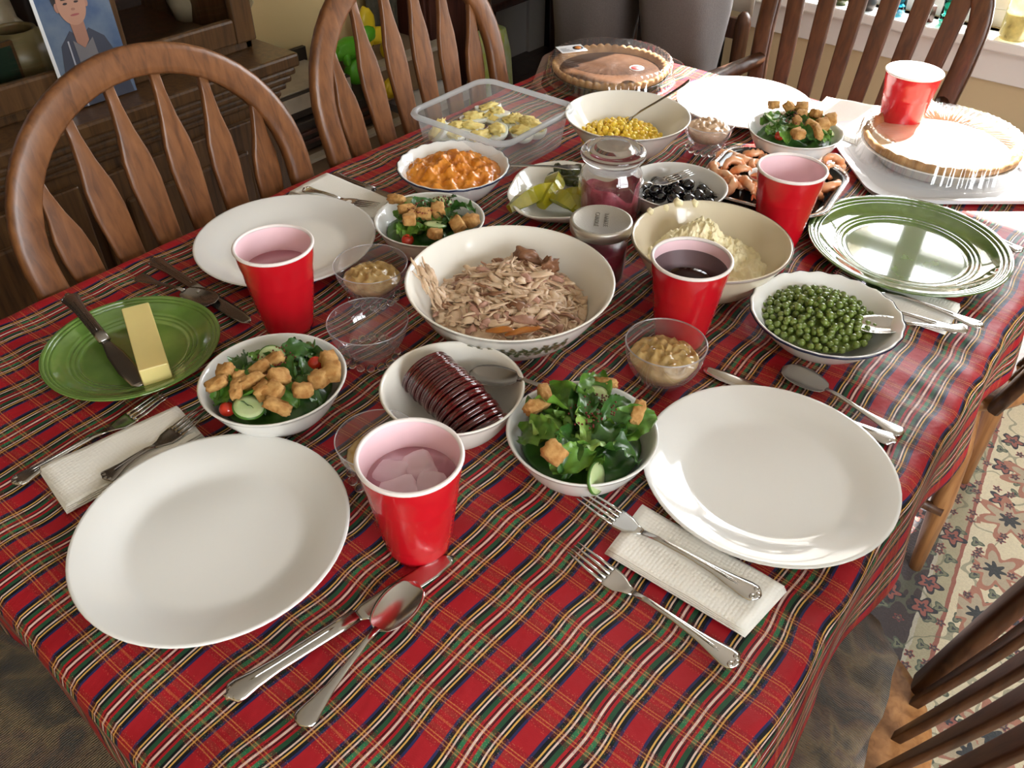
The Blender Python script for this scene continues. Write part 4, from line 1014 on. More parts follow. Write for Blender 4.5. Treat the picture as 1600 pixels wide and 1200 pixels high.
def fork(label, tip, end, z=.001, m_='steel', roll=0, tilt=0):
    t, L = cut_root('fork', label, 'fork', tip, end, z, tilt=tilt, roll=roll)
    L = min(L, .205)
    h = L-.072
    g = G().add(strip([(.040, .0112, .0018, .0018, .0012), (.046, .0118, .0012, .002, .0015), (.056, .0105, .0006, .002, .0015), (.064, .006, .0008, .0022, .0008), (.072, .0035, .0016, .0028, 0)]))
    g.add(handle(.070, h, .0012)); g.add((scallops(.070, h, .0012).v, scallops(.070, h, .0012).f)); g.build('handle', m_, t)
    for k in range(4):
        x0 = (k-1.5)*.0060; x1 = (k-1.5)*.0052
        G().add(sweep([(x1, .000, .0065), (x1*1.05, .012, .0052), (x0*1.02, .026, .0032), (x0, .043, .0014)], [(.0007, .0005), (.0013, .0008), (.0017, .0009), (.0021, .001)], n=8)).build('tine', m_, t)
    return t
def spoon(label, tip, end, z=.001, m_='steel', bw=.019, bl=.060, tilt=0, roll=0, cat='spoon', deep=.0075):
    t, L = cut_root('spoon', label, cat, tip, end, z, tilt=tilt, roll=roll)
    st = []
    for k in range(13):
        q = k/12; w = bw*sqrt(max(0.0, 1-(2*q-1)**2))**.85*(1-.10*(q-.5)*2)
        st.append((bl*q, max(w, .0012), .0085-.004*sin(pi*q)*0, .0011, deep*sin(pi*q)**.8))
    G().add(strip(st, 12)).build('spoon_bowl', m_, t)
    h = L-bl
    sc_ = scallops(bl-.003, h, .006)
    G().add(strip([(bl-.003, .0032, .0085, .0022, 0)] + [(bl-.003+a*h/.1205, b_, .0085*(1-min(1, a/.06))+c_, d, e) for a, b_, c_, d, e in HAND[1:]])).build('handle', m_, t)
    return t
def knife(label, tip, end, z=.001, m_='steel', bladew=.0105, roll=0, butter=False, nm='table_knife'):
    t, L = cut_root(nm, label, 'knife', tip, end, z, roll=roll)
    bl = L*.46
    if butter: st = [(0, .003, .0016, .0012, 0), (.006, .0085, .0016, .0014, 0), (bl*.35, .0115, .0016, .0016, 0), (bl*.7, .0100, .0018, .0018, 0), (bl*.95, .0055, .0022, .003, 0), (bl, .005, .0024, .004, 0)]
    else: st = [(0, .0015, .0018, .001, 0), (.007, .0072, .0018, .0012, 0), (.025, bladew*.95, .0018, .0014, 0), (bl*.6, bladew, .0018, .0016, 0), (bl*.92, bladew*.92, .002, .0018, 0), (bl, .0055, .0024, .004, 0)]
    G().add(strip(st)).build('blade', m_, t)
    h = L-bl
    G().add(strip([(bl+a*h/.1205, max(b_*1.1, .0072)*(1 if i < 7 else .5), .0038+c_*.2, .0058 if i < 7 else .005, 0) for i, (a, b_, c_, d, e) in enumerate(HAND)])).add((scallops(bl, h, .0025).v, scallops(bl, h, .0025).f)).build('handle', 'steel' if m_ == 'steel' else m_, t)
    return t
def P2(u, v, z=.004): q = pz(u, v, z); return (q.x, q.y)
knife('long table knife lying left of the spoon, near the front red cup', P2(708, 868), P2(352, 1092))
spoon('teaspoon with shiny bowl at the bottom, beside the front knife', P2(652, 915), P2(462, 1138))
fork('silver fork resting on the folded napkin, upper of the two front forks', P2(908, 772, .016), P2(1192, 936, .012), z=.0095)
fork('silver fork lying directly on the cloth below the front napkin', P2(894, 858), P2(1158, 1042))
fork('fork lying on the left napkin next to the near left plate', P2(325, 640, .012), P2(160, 752, .012), z=.010, m_='steel_dark')
fork('fork mostly hidden under the left napkin, tines toward the green butter plate', P2(257, 620), P2(16, 758), m_='steel')
bk = knife('butter knife with dark handle lying across the small green plate', P2(220, 602, .012), P2(108, 468, .024), z=.010, m_='steel_dark', butter=True, nm='butter_knife'); bk.rotation_euler[0] = .085
knife('table knife between the green butter plate and the left water cup', P2(390, 503), P2(238, 406), m_='steel_dark')
spoon('teaspoon partly hidden by the green butter plate rim', P2(338, 478), P2(212, 430), m_='steel_dark')
spoon('bright teaspoon above the right white plate', P2(1222, 578), P2(1416, 680))
knife('table knife tucked behind the right white plate', P2(1098, 574), P2(1400, 692))
fork('fork lying on the napkin behind the left-side plate, handle toward the chair', P2(590, 325, .01), P2(473, 294, .012), z=.008, m_='steel')
knife('table knife beyond the napkin behind the left-side plate', P2(640, 318), P2(520, 274), m_='steel_dark')
fork('fork with its handle crossing the napkin by the green plate', P2(1305, 425, .012), P2(1536, 520), z=.009)
fork('second fork on the napkin by the green plate, under the pea spoon', P2(1295, 455, .012), P2(1500, 524), z=.007)
knife('knife handle poking out to the right of the large green plate', P2(1480, 340), P2(1596, 394))
sp = spoon('serving spoon lying in the bowl of peas with its handle over the rim', P2(1340, 498, .045), P2(1512, 524, .03), z=.0285, bw=.019); sp.rotation_euler[0] = .075
js = spoon('dark spoon resting in the bowl of cranberry jelly', P2(735, 590, .04), P2(882, 612, .052), z=.040, m_='steel_dark', bw=.018); js.rotation_euler[0] = .10
qe = pz(1085, 145, .108); qt = pz(1000, 205, .030); dd_ = sqrt((qe.x-qt.x)**2+(qe.y-qt.y)**2); ux, uy = (qe.x-qt.x)/dd_, (qe.y-qt.y)/dd_
cs = spoon('serving spoon standing in the sweetcorn bowl', (qt.x-ux*.052, qt.y-uy*.052), (qt.x+ux*.125, qt.y+uy*.125), z=.008, m_='steel_dark', bw=.017); cs.rotation_euler[0] = atan2(.078, dd_)
fo = fork('serving fork resting among the black olives', P2(1080, 270, .055), P2(990, 290, .055), z=.050)
fo2, _l = cut_root('pickle_fork', 'small fork lying across the gherkins in the pickle dish', 'fork', P2(905, 268, .035), P2(808, 261, .04), .040)
G().add(strip([(0, .008, .002, .0015, .001), (.02, .009, .002, .0018, .001), (.035, .004, .002, .002, 0), (.08, .003, .003, .002, 0), (.115, .006, .003, .002, 0), (.12, .002, .003, .002, 0)])).build('handle', 'steel', fo2)

# ------------------------------------------------------------------ napkins
def napkin(label, c4, h=.008, layers=4, seed=1):
    P = [Vector((*P2(*q, .004), 0)) for q in c4]; ctr = sum(P, Vector())/4
    t = thing('paper_napkin', label, 'napkin', (ctr.x, ctr.y, TZ))
    P = [p-ctr for p in P]
    for l in range(layers):
        n = 14; V = []; F = []; s = 1-.012*l; dx = noise.noise(Vector((seed, l, 0)))*.004; z0 = .0006+l*h/layers
        for side in (0, 1):
            for i in range(n+1):
                for j in range(n+1):
                    u, v = i/n, j/n
                    p = (P[0]*(1-u)+P[1]*u)*(1-v) + (P[3]*(1-u)+P[2]*u)*v
                    z = z0 + side*h/layers*.75 + .0022*(l/layers)*noise.noise(Vector((p.x*28+seed, p.y*28, l*.3))) + .0012*l/layers
                    V.append((p.x*s+dx, p.y*s-dx*.5, max(z, .0004)))
        N = (n+1)**2
        for i in range(n):
            for j in range(n):
                a = i*(n+1)+j; F.append((N+a, N+a+n+1, N+a+n+2, N+a+1)); F.append((a+1, a+n+2, a+n+1, a))
        edge = [i*(n+1) for i in range(n+1)] + [n*(n+1)+j for j in range(1, n+1)] + [i*(n+1)+n for i in range(n-1, -1, -1)] + [j for j in range(n-1, 0, -1)]
        for a, b_ in zip(edge, edge[1:]+edge[:1]): F.append((a, b_, N+b_, N+a))
        G().add((V, F)).build('paper_layer', 'paper', t)
    return t
napkin('folded white paper towel napkin under a fork, below the right plate', [(1000, 790), (1230, 922), (1165, 993), (945, 862)], .008, seed=2)
napkin('folded embossed paper towel napkin at the far left, beside the near left plate', [(60, 735), (280, 636), (320, 682), (103, 800)], .008, seed=5)
napkin('white paper napkin behind the left-side plate, toward the squash bowl', [(510, 272), (612, 314), (585, 345), (450, 302)], .007, seed=8)
napkin('napkin tucked under the rim of the large green plate beside the peas', [(1345, 425), (1502, 478), (1478, 520), (1330, 470)], .006, seed=11)
napkin('sunlit white napkin at the far end, right of the far plate', [(1290, 152), (1400, 172), (1340, 225), (1255, 190)], .006, seed=14)
napkin('small white napkin behind the farthest red cup', [(1440, 150), (1472, 168), (1455, 188), (1405, 178)], .006, seed=17)

# ------------------------------------------------------------------ deviled eggs in plastic box
bx_, by_ = -.912, 1.070
t = thing('plastic_container', 'open translucent plastic container full of deviled eggs', 'container', (bx_, by_, TZ), radians(1))
def rr_box(h0, h1, m_, nm, parent):
    rings = []
    for hx_, hy_, r_, z in h0: rings.append(rrect(hx_, hy_, r_, z, 8))
    v, f = loft(rings, True, False); return G().add((v, f)).build(nm, m_, parent)
rr_box([(.085, .083, .018, .002), (.090, .088, .022, .0), (.093, .091, .024, .004), (.098, .096, .026, .040), (.102, .100, .028, .066)], 0, 'milky_plastic', 'box_wall', t)
v, f = loft([rrect(a, b_, r_, z, 8) for a, b_, r_, z in ((.101, .099, .027, .0645), (.1085, .1065, .031, .0635), (.1105, .1085, .032, .067), (.1085, .1065, .031, .0712), (.104, .102, .029, .0725), (.101, .099, .027, .069))], False, False, closed=True)
G().add((v, f)).build('box_rim', 'milky_rim', t)
eg_spots = [(763, 147, .9), (747, 162, .5), (720, 172, 0), (697, 186, 0), (769, 176, .1), (797, 163, .3), (737, 192, 0), (800, 183, 0), (776, 200, 0), (815, 198, 0), (824, 174, 0), (848, 180, .2), (748, 207, 0), (668, 203, 1.2), (708, 208, .1), (836, 193, .1)]
WH = G(); vv, ff = blob(.0235, .0175, .0165, 0, sub=3)
WH.add(([(x, y, min(z, 0)) for x, y, z in vv], ff)); WH.v = [tuple(1.18*c for c in p) for p in WH.v]; WHm = WH.mesh('egg_white', 'egg')
YKm = [G().add(blob(.0195, .0145, .0080, .65, 3.4, k+3, 3)).mesh('yolk_filling', 'yolk') for k in range(3)]
for i, (u, v, tl) in enumerate(eg_spots):
    q = pz(u, v, .032); t = thing('deviled_egg', 'halved deviled egg with piped yellow filling in the plastic container', 'egg', (min(max(q.x, bx_-.070), bx_+.070), min(max(q.y, by_-.068), by_+.068), TZ+.024+.002*(i % 3)+.008*tl), 0, 'deviled eggs in the plastic container')
    t.rotation_euler = (tl*.6+R(-.12, .12), R(-.15, .15), R(0, 6.3))
    inst(WHm, 'egg_white', t); inst(YKm[i % 3], 'yolk_filling', t, (0, 0, .001), (0, 0, R(0, 6)))

# ------------------------------------------------------------------ pies
def pie(nm, label, x, y, r, h, m_fill, scal, deep, mtray, seed, crust_h=.0):
    t = thing(nm, label, 'pie', (x, y, TZ))
    G().add(lathe([(0, .002), (r*.80, .002), (r*.97, h-.004), (r*1.02, h-.003), (r*1.02, h-.0045), (r*.96, h-.006), (r*.79, .0005), (0, .0005)], 64)).build('pie_tin', mtray, t)
    # crust with crimped lumps
    n = 6*scal; V = []; prof = [(r*.80, .003), (r*.955, h-.006), (r*1.0, h+.001), (r*.995, h+.007), (r*.955, h+.010), (r*.91, h+.006), (r*.885, h-.001), (r*.87, h-.006)]
    def fr(a, i):
        s = abs(sin(a*scal/2)); w = {2: .6, 3: 1, 4: 1, 5: .8, 6: .3}.get(i, .1)
        nz = noise.noise(Vector((cos(a)*6+seed, sin(a)*6, i)))
        return (1+.018*w*(s-.5)+.008*nz*w, deep*w*(s-.6)+.0015*nz*w)
    G().add(lathe(prof, n, fr)).build('crust', 'crust', t)
    return t
pt = pie('pumpkin_pie', 'pumpkin pie with crimped crust inside a clear lid at the far left', -.932, 1.463, .118, .028, 'pumpkin', 44, .0035, 'black_plastic', 1)
mound('filling', '', '', 0, 0, .105, .024, .003, 'pumpkin', 3, .0012, 30, n=64, parent=pt, skirt=.012).location = (0, 0, 0)
def clear_lid(nm, label, x, y, r, h, z0, ribs, rz=0, tray=.0):
    t = thing(nm, label, 'lid', (x, y, TZ+z0), rz)
    pr = [(r*1.06, 0), (r*1.02, .001), (r*1.0, .006), (r*.965, h*.86), (r*.93, h*.97), (r*.80, h), (r*.76, h-.003), (0, h-.003)]
    def fr(a, i): return 1+(.010 if i in (2, 3, 4, 5) else 0)*(1 if sin(a*ribs) > 0 else -1)
    G().add(lathe(pr, ribs*4, fr)).build('lid_dome', 'clear_plastic', t)
    return t
l1 = clear_lid('pie_lid', 'clear ribbed plastic dome covering the pumpkin pie', -.932, 1.463, .129, .040, .012, 60)
G().add(loft([rrect(.152, .152, .06, z, 8) for z in (0, .002)], False, False)).add(loft([rrect(.152, .152, .06, .002, 8), rrect(.136, .136, .10, .001, 8)], False, False)).build('lid_flange', 'clear_plastic', l1, (0, 0, -.006), (0, 0, radians(30)))
# stickers on the lid
lb = G().add(box(-.028, -.020, 0, .028, .020, .0006)).build('paper_label', 'label_white', l1, smooth=False)
q = pz(893, 76, .052); lb.location = (q.x+.932, q.y-1.463, .0395); lb.rotation_euler = (0, 0, radians(58))
G().add(lathe([(0, .0008), (.011, .0008), (.011, .0002)], 24)).build('printed_picture', 'label_dark', lb, (.014, 0, .0002))
G().add(lathe([(0, .0014), (.007, .0014), (.007, .0002)], 24)).build('printed_picture', 'label_orange', lb, (.014, 0, .0002))
for k in range(3): G().add(box(-.024, -.012+k*.007, .0008, -.002-.004*k, -.0105+k*.007, .0010)).build('printed_line', 'label_dark', lb, smooth=False)
q = pz(995, 106, .05); st = G().add(lathe([(0, .0006), (.0145, .0006), (.0145, 0)], 32)).build('round_sticker', 'label_white', l1, (q.x+.932, q.y-1.463, .0375))
G().add(lathe([(0, .0010), (.0115, .0010), (.0115, .0004)], 32)).build('sticker_centre', 'label_red', st)
pt2 = pie('cream_pie', 'pale topped pie with brown crust in a clear ribbed lid at the far right', -.290, 1.515, .126, .030, 'cream_pie', 30, .003, 'porcelain', 5)
mound('filling', '', '', 0, 0, .113, .026, .010, 'cream_pie', 8, .0022, 26, n=64, parent=pt2, skirt=.012).location = (0, 0, 0)
l2 = clear_lid('pie_lid', 'clear ribbed plastic dome over the pale pie in full sunlight', -.290, 1.515, .136, .044, .010, 64)
tr = G().add(loft([rrect(.150, .150, .055, z, 6) for z in (0, .003, .006)] + [rrect(.156, .156, .06, .009, 6), rrect(.150, .150, .055, .0085, 6), rrect(.135, .135, .06, .004, 6)], True, False)).build('white_tray', 'label_white', loc=(-.290, 1.510, TZ+.0005), rot=(0, 0, radians(40)), smooth=False)
tag(tr, 'white paper tray with cut corners under the pale pie', 'tray')
pt2.location.z += .005; l2.location.z += .004

# ------------------------------------------------------------------ shrimp tray
tx_, ty_ = -.452, 1.218
t = thing('shrimp_tray', 'black plastic tray of peeled shrimp behind a red cup', 'tray', (tx_, ty_, TZ), radians(8))
G().add(loft([rrect(a, b_, r_, z, 8) for a, b_, r_, z in ((.080, .080, .04, .0), (.084, .084, .042, .003), (.094, .094, .048, .024), (.102, .102, .052, .026), (.102, .102, .052, .028), (.093, .093, .047, .0275), (.081, .081, .04, .006), (.078, .078, .04, .0045))])).build('tray_body', 'black_plastic', t)
G().add(loft([rrect(a, a, r_, z, 8) for a, r_, z in ((.0985, .05, .029), (.1045, .053, .0295), (.1045, .053, .031), (.0985, .05, .031))], False, False, closed=True)).build('clear_rim', 'clear_plastic', t)
def shrimp(x, y, z, rot, s_=1):
    t = thing('shrimp', 'pink peeled cooked shrimp curled in the black tray', 'shrimp', (x, y, z), 0, 'shrimp in the black tray'); t.rotation_euler = rot
    pts = []; secs = []
    for k in range(17):
        q = k/16; a = 4.0*q; rr = .0150-.003*q
        pts.append((rr*cos(a)*s_, rr*sin(a)*s_, .001*sin(k*3))); w = (.0086*(1-.55*q))*(1+.12*sin(q*38)); secs.append((w*s_*.85, w*s_))
    G().add(sweep(pts, secs, n=12)).build('shrimp_body', 'shrimp', t)
    e = Vector(pts[-1]); a = 4.0
    g = G()
    for da in (-.35, .35): g.add(blob(.002, .0062, .0012, sub=2), mx=T(tuple(e+Vector((-sin(a+da), cos(a+da), 0))*.006), (0, 0, a+da)))
    g.build('shrimp_tail', 'shrimp_tail', t)
for k, (u, v, rx, ry, rz) in enumerate([(1135, 246, .3, .2, .5), (1122, 268, .9, .3, 2), (1145, 262, 1.2, 0, 1), (1160, 268, .6, .9, 3), (1165, 250, .4, -.3, 4), (1155, 285, .3, .4, 1.8), (1133, 288, .5, .3, 5), (1172, 290, .9, .2, 2.4), (1302, 270, .4, .2, 1), (1296, 288, .5, .2, 4), (1280, 296, .9, .1, 2), (1178, 240, .4, .6, 3), (1300, 255, .6, .3, .4), (1250, 250, .3, .3, 2), (1230, 258, .5, .1, 1), (1148, 275, .2, .2, 3), (1185, 262, .4, .5, 1), (1180, 280, .3, .2, 5), (1125, 280, .5, .1, 0), (1205, 250, .2, .3, 2), (1215, 290, .2, .3, 4), (1245, 290, .4, .3, 2), (1265, 275, .3, .3, 5), (1190, 298, .5, .3, 0), (1158, 252, .3, .3, 1.2)]):
    q = pz(u, v, .022); shrimp(q.x, q.y, TZ+.019, (rx, ry, rz), 1.1)
q = pz(1195, 272, .03)
t = thing('sauce_cup', 'small white cup of red cocktail sauce among the shrimp', 'cup', (q.x, q.y, TZ+.006))
G().add(lathe([(0, 0), (.020, 0), (.0255, .022), (.026, .0235), (.0245, .0225), (.019, .003), (0, .003)], 36)).build('cup_body', 'porcelain', t)
G().add(lathe([(.0185, .0035), (.0232, .016), (0, .0165)], 30)).build('sauce_fill', 'sauce', t)

# ------------------------------------------------------------------ pickle dish
pxc, pyc = -.690, .985
t = thing('pickle_dish', 'white leaf-shaped dish of pickle spears and gherkins left of the glass jar', 'dish', (pxc, pyc, TZ), 0)
def oct_ring(s, z):
    r_ = []
    for k in range(64):
        a = 2*pi*k/64; rr = (1+.035*cos(4*a+.3)+.02*cos(8*a)); c, q = cos(a), sin(a)
        r_.append((.082*s*rr*math.copysign(abs(c)**.85, c), .100*s*rr*math.copysign(abs(q)**.85, q), z+.003*s*s*cos(2*a)*(z/.02)))
    return r_
G().add(loft([oct_ring(s, z) for s, z in ((.55, 0), (.62, .0005), (.82, .010), (.97, .024), (1.0, .0285), (.985, .0295), (.955, .0285), (.80, .0135), (.6, .004), (.05, .0035))])).build('dish_body', 'porcelain_warm', t)
def spear(label, loc, rot, L=.062, w=.0155, grp='pickle spears in the white dish'):
    t = thing('pickle_spear', label, 'pickle', loc, 0, grp); t.rotation_euler = rot
    fl_, sk = [], []
    for k in range(9):
        q = k/8; y = (q-.5)*L; s = (sin(pi*min(.93, max(.07, q))))**.45*w; bz = .006*(1-(2*q-1)**2)
        fl_.append([(-s, y, bz), (0, y, bz+s*.95), (s, y, bz)]); sk.append([(s*cos(a), y, bz-s*.62*sin(a)) for a in [pi*j/8 for j in range(9)]])
    def sheet(rows):
        n = len(rows[0]); V = [p for r_ in rows for p in r_]; F = [(i*n+j, i*n+j+1, (i+1)*n+j+1, (i+1)*n+j) for i in range(len(rows)-1) for j in range(n-1)]; return V, F
    e0 = fl_[0]+sk[0][1:-1]; e1 = fl_[-1]+sk[-1][1:-1]
    g = G().add(sheet(fl_)); g.add((e0, [tuple(range(len(e0)))])); g.add((e1, [tuple(range(len(e1)))[::-1]])); g.build('flesh', 'pickle', t, smooth=False)
    G().add(sheet(sk)).build('rind', 'pickle_skin', t)
for (u, v, rz, rx, z, L) in ((824, 308, 1.05, .25, .026, .078), (858, 290, 1.75, .0, .026, .066), (850, 305, 1.6, .1, .022, .06), (872, 318, 2.6, -.15, .026, .05), (890, 325, 2.9, .2, .022, .056), (893, 308, .3, 0, .022, .05)):
    q = pz(u, v, z); spear('yellow-green pickle spear in the white leaf-shaped dish', (q.x+.006, q.y+.004, TZ+z+.000), (rx*.6, .25, rz-pi/2+.3), L*1.12, .0165)
GK = G().add(blob(.0095, .019, .009, .15, 2.5, 4, 3)).mesh('gherkin', 'gherkin')
for (u, v, rz) in ((862, 275, .5), (885, 264, 1.2), (900, 262, .2), (870, 258, 1.0), (893, 278, 2.0), (905, 288, 1.0)):
    q = pz(u, v, .025); tag(inst(GK, 'gherkin', None, (q.x, q.y, TZ+.020), (0, .2, rz)), 'small dark green gherkin at the back of the pickle dish', 'gherkin', 'gherkins in the pickle dish')

# ------------------------------------------------------------------ candles
t = thing('candle_jar', 'tall clear glass jar candle with glass lid and pink wax residue', 'candle', (-.602, .972, TZ))
def flute(a, i): return 1+.008*sin(a*14)
G().add(lathe([(.040, .001), (.0445, .004), (.0465, .012), (.0475, .05), (.047, .078), (.044, .090), (.039, .097), (.038, .101), (.040, .104)], 84, flute)).build('glass_wall', 'jar_glass', t)
G().add(lathe([(.040, .006), (.043, .012), (.0432, .085)], 48)).build('inner_glass', 'jar_glass', t)
G().add(lathe([(.0425, .010), (.0432, .066), (.0425, .067), (.041, .030), (.037, .026), (0, .024)], 48, lambda a, i: (1, .014*sin(a*1.5+1)+.004*sin(a*5) if i in (1, 2) else 0))).build('wax', 'candle_pink', t)
G().add(lathe([(.0, .006), (.0425, .006), (.0428, .024), (0, .024)], 40)).build('wax_pool', 'candle_red', t)
G().add(lathe([(.037, .095), (.0385, .102), (.038, .110)], 48)).build('lid_seal', 'milky_rim', t)
G().add(lathe([(.036, .104), (.0405, .107), (.046, .112), (.0475, .116), (.0470, .120), (.0445, .1235), (.036, .1225), (.032, .1215), (.028, .1245), (.0255, .1285), (.022, .1300), (.0, .1300)], 64)).build('glass_lid', 'bead_glass', t)
t = thing('candle_jar', 'short dark red candle jar with brushed metal lid before the tall jar', 'candle', (-.531, .842, TZ))
G().add(lathe([(0, .002), (.034, .002), (.037, .008), (.0385, .070), (.037, .078)], 56)).build('glass_wall', 'jar_glass', t)
G().add(lathe([(0, .006), (.0345, .006), (.0372, .052), (.036, .054), (0, .053)], 48)).build('wax', 'candle_red', t)
lid = G().add(lathe([(.036, .076), (.0415, .0765), (.0418, .088), (.0408, .0905), (.0385, .0912), (.0372, .0905), (0, .0900)], 72)).build('metal_lid', 'tin', t)
g = G()
for k in range(90):
    a = 2*pi*k/90; g.add(blob(.0006, .0006, .0005, sub=1), mx=T((.0378*cos(a), .0378*sin(a), .0912)))
g.build('beaded_edge', 'tin', lid)['kind'] = 'stuff'
def text(s, size, parent, loc, rot, m_, ext=.0003):
    cu = bpy.data.curves.new('lettering', 'FONT'); cu.body = s; cu.size = size; cu.extrude = ext; cu.align_x = 'CENTER'; cu.align_y = 'CENTER'; cu.space_character = 1.15
    o = bpy.data.objects.new('tmp', cu); COL.objects.link(o); dg = bpy.context.evaluated_depsgraph_get()
    me = bpy.data.meshes.new_from_object(o.evaluated_get(dg)); bpy.data.objects.remove(o)
    me.materials.clear(); me.materials.append(M[m_]); r_ = bpy.data.objects.new('lettering', me); COL.objects.link(r_); r_.parent = parent; r_.location = loc; r_.rotation_euler = rot
    return r_
q0 = P2(945, 325, .0905); q1 = P2(940, 362, .0905); rot = atan2(q1[1]-q0[1], q1[0]-q0[0])
nx_ = Vector((-sin(rot), cos(rot)))
for s_, off in (('YANKEE', .0062), ('CANDLE', -.0062)):
    text(s_, .0088, lid, (nx_.x*off, nx_.y*off, .0905), (0, 0, rot), 'tin_letters')

# ================================================================== BACKGROUND
# china cabinet along the left wall
cb = thing('china_cabinet', 'dark oak china cabinet with glass doors behind the left chair', 'cabinet', (-1.56, .42, 0))
def cpart(nm, b_, m_='cabinet_wood', parent=None, bev=.004): return G().add(box(*b_)).build(nm, m_, parent or cb, smooth=False, bevel=bev)
# local: x back (negative) from the front plane x=0 ; y from -.75 to .75
Y1c, Y0c = .735, -1.15
cpart('base_body', (-.52, Y0c, 0.0, -.035, Y1c-.03, .66))
for nm, z0, z1, ov in (('moulding', .655, .672, -.028), ('moulding', .672, .688, -.018), ('moulding', .688, .705, -.008), ('ledge', .722, .752, .008), ('moulding', .705, .722, .000)):
    cpart(nm, (-.52, Y0c-.02, z0, ov, Y1c+ov, z1), bev=.006)
for y0 in (-1.10, -.66, -.22, .22):
    d = cpart('door', (-.035, y0, .06, -.018, y0+.42, .635))
    cpart('door_panel', (-.022, y0+.06, .12, -.008, y0+.36, .575), parent=d, bev=.008)
cpart('base_skirt', (-.52, Y0c, 0, -.02, Y1c-.02, .055))
zt = .752; dz = -.075
# upper hutch: carcass built from boards so the inside is hollow
cpart('hutch_floor', (-.50, Y0c, zt, dz-.02, Y1c-.035, zt+.02))
cpart('hutch_top', (-.50, Y0c, 1.9, dz, Y1c-.035, 1.95)); cpart('hutch_back', (-.52, Y0c, zt, -.50, Y1c-.035, 1.95), 'cab_dark')
cpart('hutch_side', (-.50, Y1c-.055, zt, dz-.02, Y1c-.035, 1.95)); cpart('hutch_side', (-.50, Y0c, zt, dz-.02, Y0c+.02, 1.95))
cpart('hutch_shelf', (-.49, Y0c+.02, 1.16, -.14, Y1c-.06, 1.175))
def gdoor(y0, y1):
    d = cpart('glass_door', (dz-.02, y0, zt+.022, dz, y0+.05, 1.9)); 
    cpart('door_stile', (dz-.02, y1-.05, zt+.022, dz, y1, 1.9), parent=d); cpart('door_rail', (dz-.02, y0+.05, zt+.022, dz, y1-.05, zt+.075), parent=d, bev=.006); cpart('door_rail', (dz-.02, y0+.05, 1.84, dz, y1-.05, 1.9), parent=d)
    cpart('pane', (dz-.012, y0+.05, zt+.075, dz-.009, y1-.05, 1.84), 'window_glass', d, 0)
gdoor(.355, Y1c-.035); gdoor(-.02, .325); gdoor(-.40, -.03); cpart('centre_stile', (dz-.035, .325, zt+.02, dz-.012, .355, 1.9))
# pottery behind the glass: floor of hutch z = .772
def pot(nm, label, cat, u, v, x, prof, m_, n=36, sc=1):
    q = pxp(u, v, x); o = G().add(lathe(prof, n)).build(nm, m_, loc=(x, q.y, .7725)); o.scale = (sc,)*3; return tag(o, label, cat)
pot('ceramic_crock', 'squat olive-brown ceramic crock behind the left glass door', 'crock', 45, 120, -1.80, [(0, 0), (.05, 0), (.068, .02), (.072, .05), (.064, .078), (.045, .088), (.043, .094), (.038, .094), (.038, .088), (.055, .07), (.05, .03), (0, .02)], 'pottery_olive', sc=1.0)
pot('ceramic_pitcher', 'pale ceramic pitcher beside the crock behind the left glass door', 'pitcher', -20, 85, -1.94, [(0, 0), (.055, 0), (.07, .04), (.065, .10), (.04, .15), (.045, .19), (.04, .19), (.035, .15), (0, .02)], 'pottery', sc=1.15)
fn = G().add(sweep([(0, 0, 0), (0, .02, .05), (0, .05, .10), (0, .06, .14)], [(.028, .028), (.02, .02), (.012, .012), (.006, .006)], n=16)).build('ceramic_goose', 'pottery')
q = pxp(60, 70, -1.90); fn.location = (-1.90, q.y, .7725); fn.rotation_euler = (0, 0, pi); tag(fn, 'small pale ceramic figurine with a slanted neck behind the crock', 'figurine')
pot('glass_vase', 'dim grey ceramic vase behind the right glass door', 'vase', 300, 20, -1.88, [(0, 0), (.04, 0), (.05, .04), (.035, .10), (.045, .15), (.04, .15), (.03, .10), (0, .01)], 'pottery')
pot('ceramic_dish', 'low grey dish behind the right glass door', 'dish', 350, 15, -1.82, [(0, 0), (.05, 0), (.07, .03), (.066, .03), (.04, .005), (0, .004)], 'pottery')
t = thing('picture_frame', 'small dark framed picture at the far left inside the cabinet', 'picture', (-1.72, pxp(5, 115, -1.72).y, .772), radians(95))
G().add(box(-.035, -.006, 0, .035, .004, .10)).build('frame', 'cabinet_wood', t, smooth=False, bevel=.002); G().add(box(-.028, -.0075, .008, .028, -.006, .092)).build('picture', 'picture_dark', t, smooth=False)
# boy's portrait print standing outside the glass on the ledge
q0 = pxp(60, 0, -1.625); q1 = pxp(90, 105, -1.625); q2 = pxp(170, 0, -1.625)
pw = .135; yb = q1.y; zb = .755
ph = thing('portrait_photo', 'school portrait print of a dark haired boy propped on the cabinet ledge', 'photograph', (-1.622, yb, zb)); ph.rotation_euler = (0, -radians(3), 0)
G().add(box(-.0015, 0, 0, 0, pw, .245)).build('photo_print', mat('portrait_blue', (.06, .10, .19), .4, col2=(.14, .18, .24), vscale=18), ph, smooth=False)
G().add(box(-.0014, -.006, 0, .0006, 0, .245)).build('white_edge', 'label_white', ph, smooth=False)
def flat(nm, pts, lvl, col, r=.5):
    V = [(.0004*lvl, y, z) for y, z in pts]; n = len(V); V += [(-.0002, y, z) for y, z in pts]
    F = [tuple(range(n)), tuple(range(2*n-1, n-1, -1))] + [(i, n+i, n+(i+1) % n, (i+1) % n) for i in range(n)]
    G().add((V, F)).build(nm, mat('print_'+nm, col, r), ph, smooth=False)
def ell(cy, cz, ry, rz, a0=0, a1=2*pi, n=28): return [(cy+ry*cos(a0+(a1-a0)*k/n), cz+rz*sin(a0+(a1-a0)*k/n)) for k in range(n)]
hc, hz = .062, .185
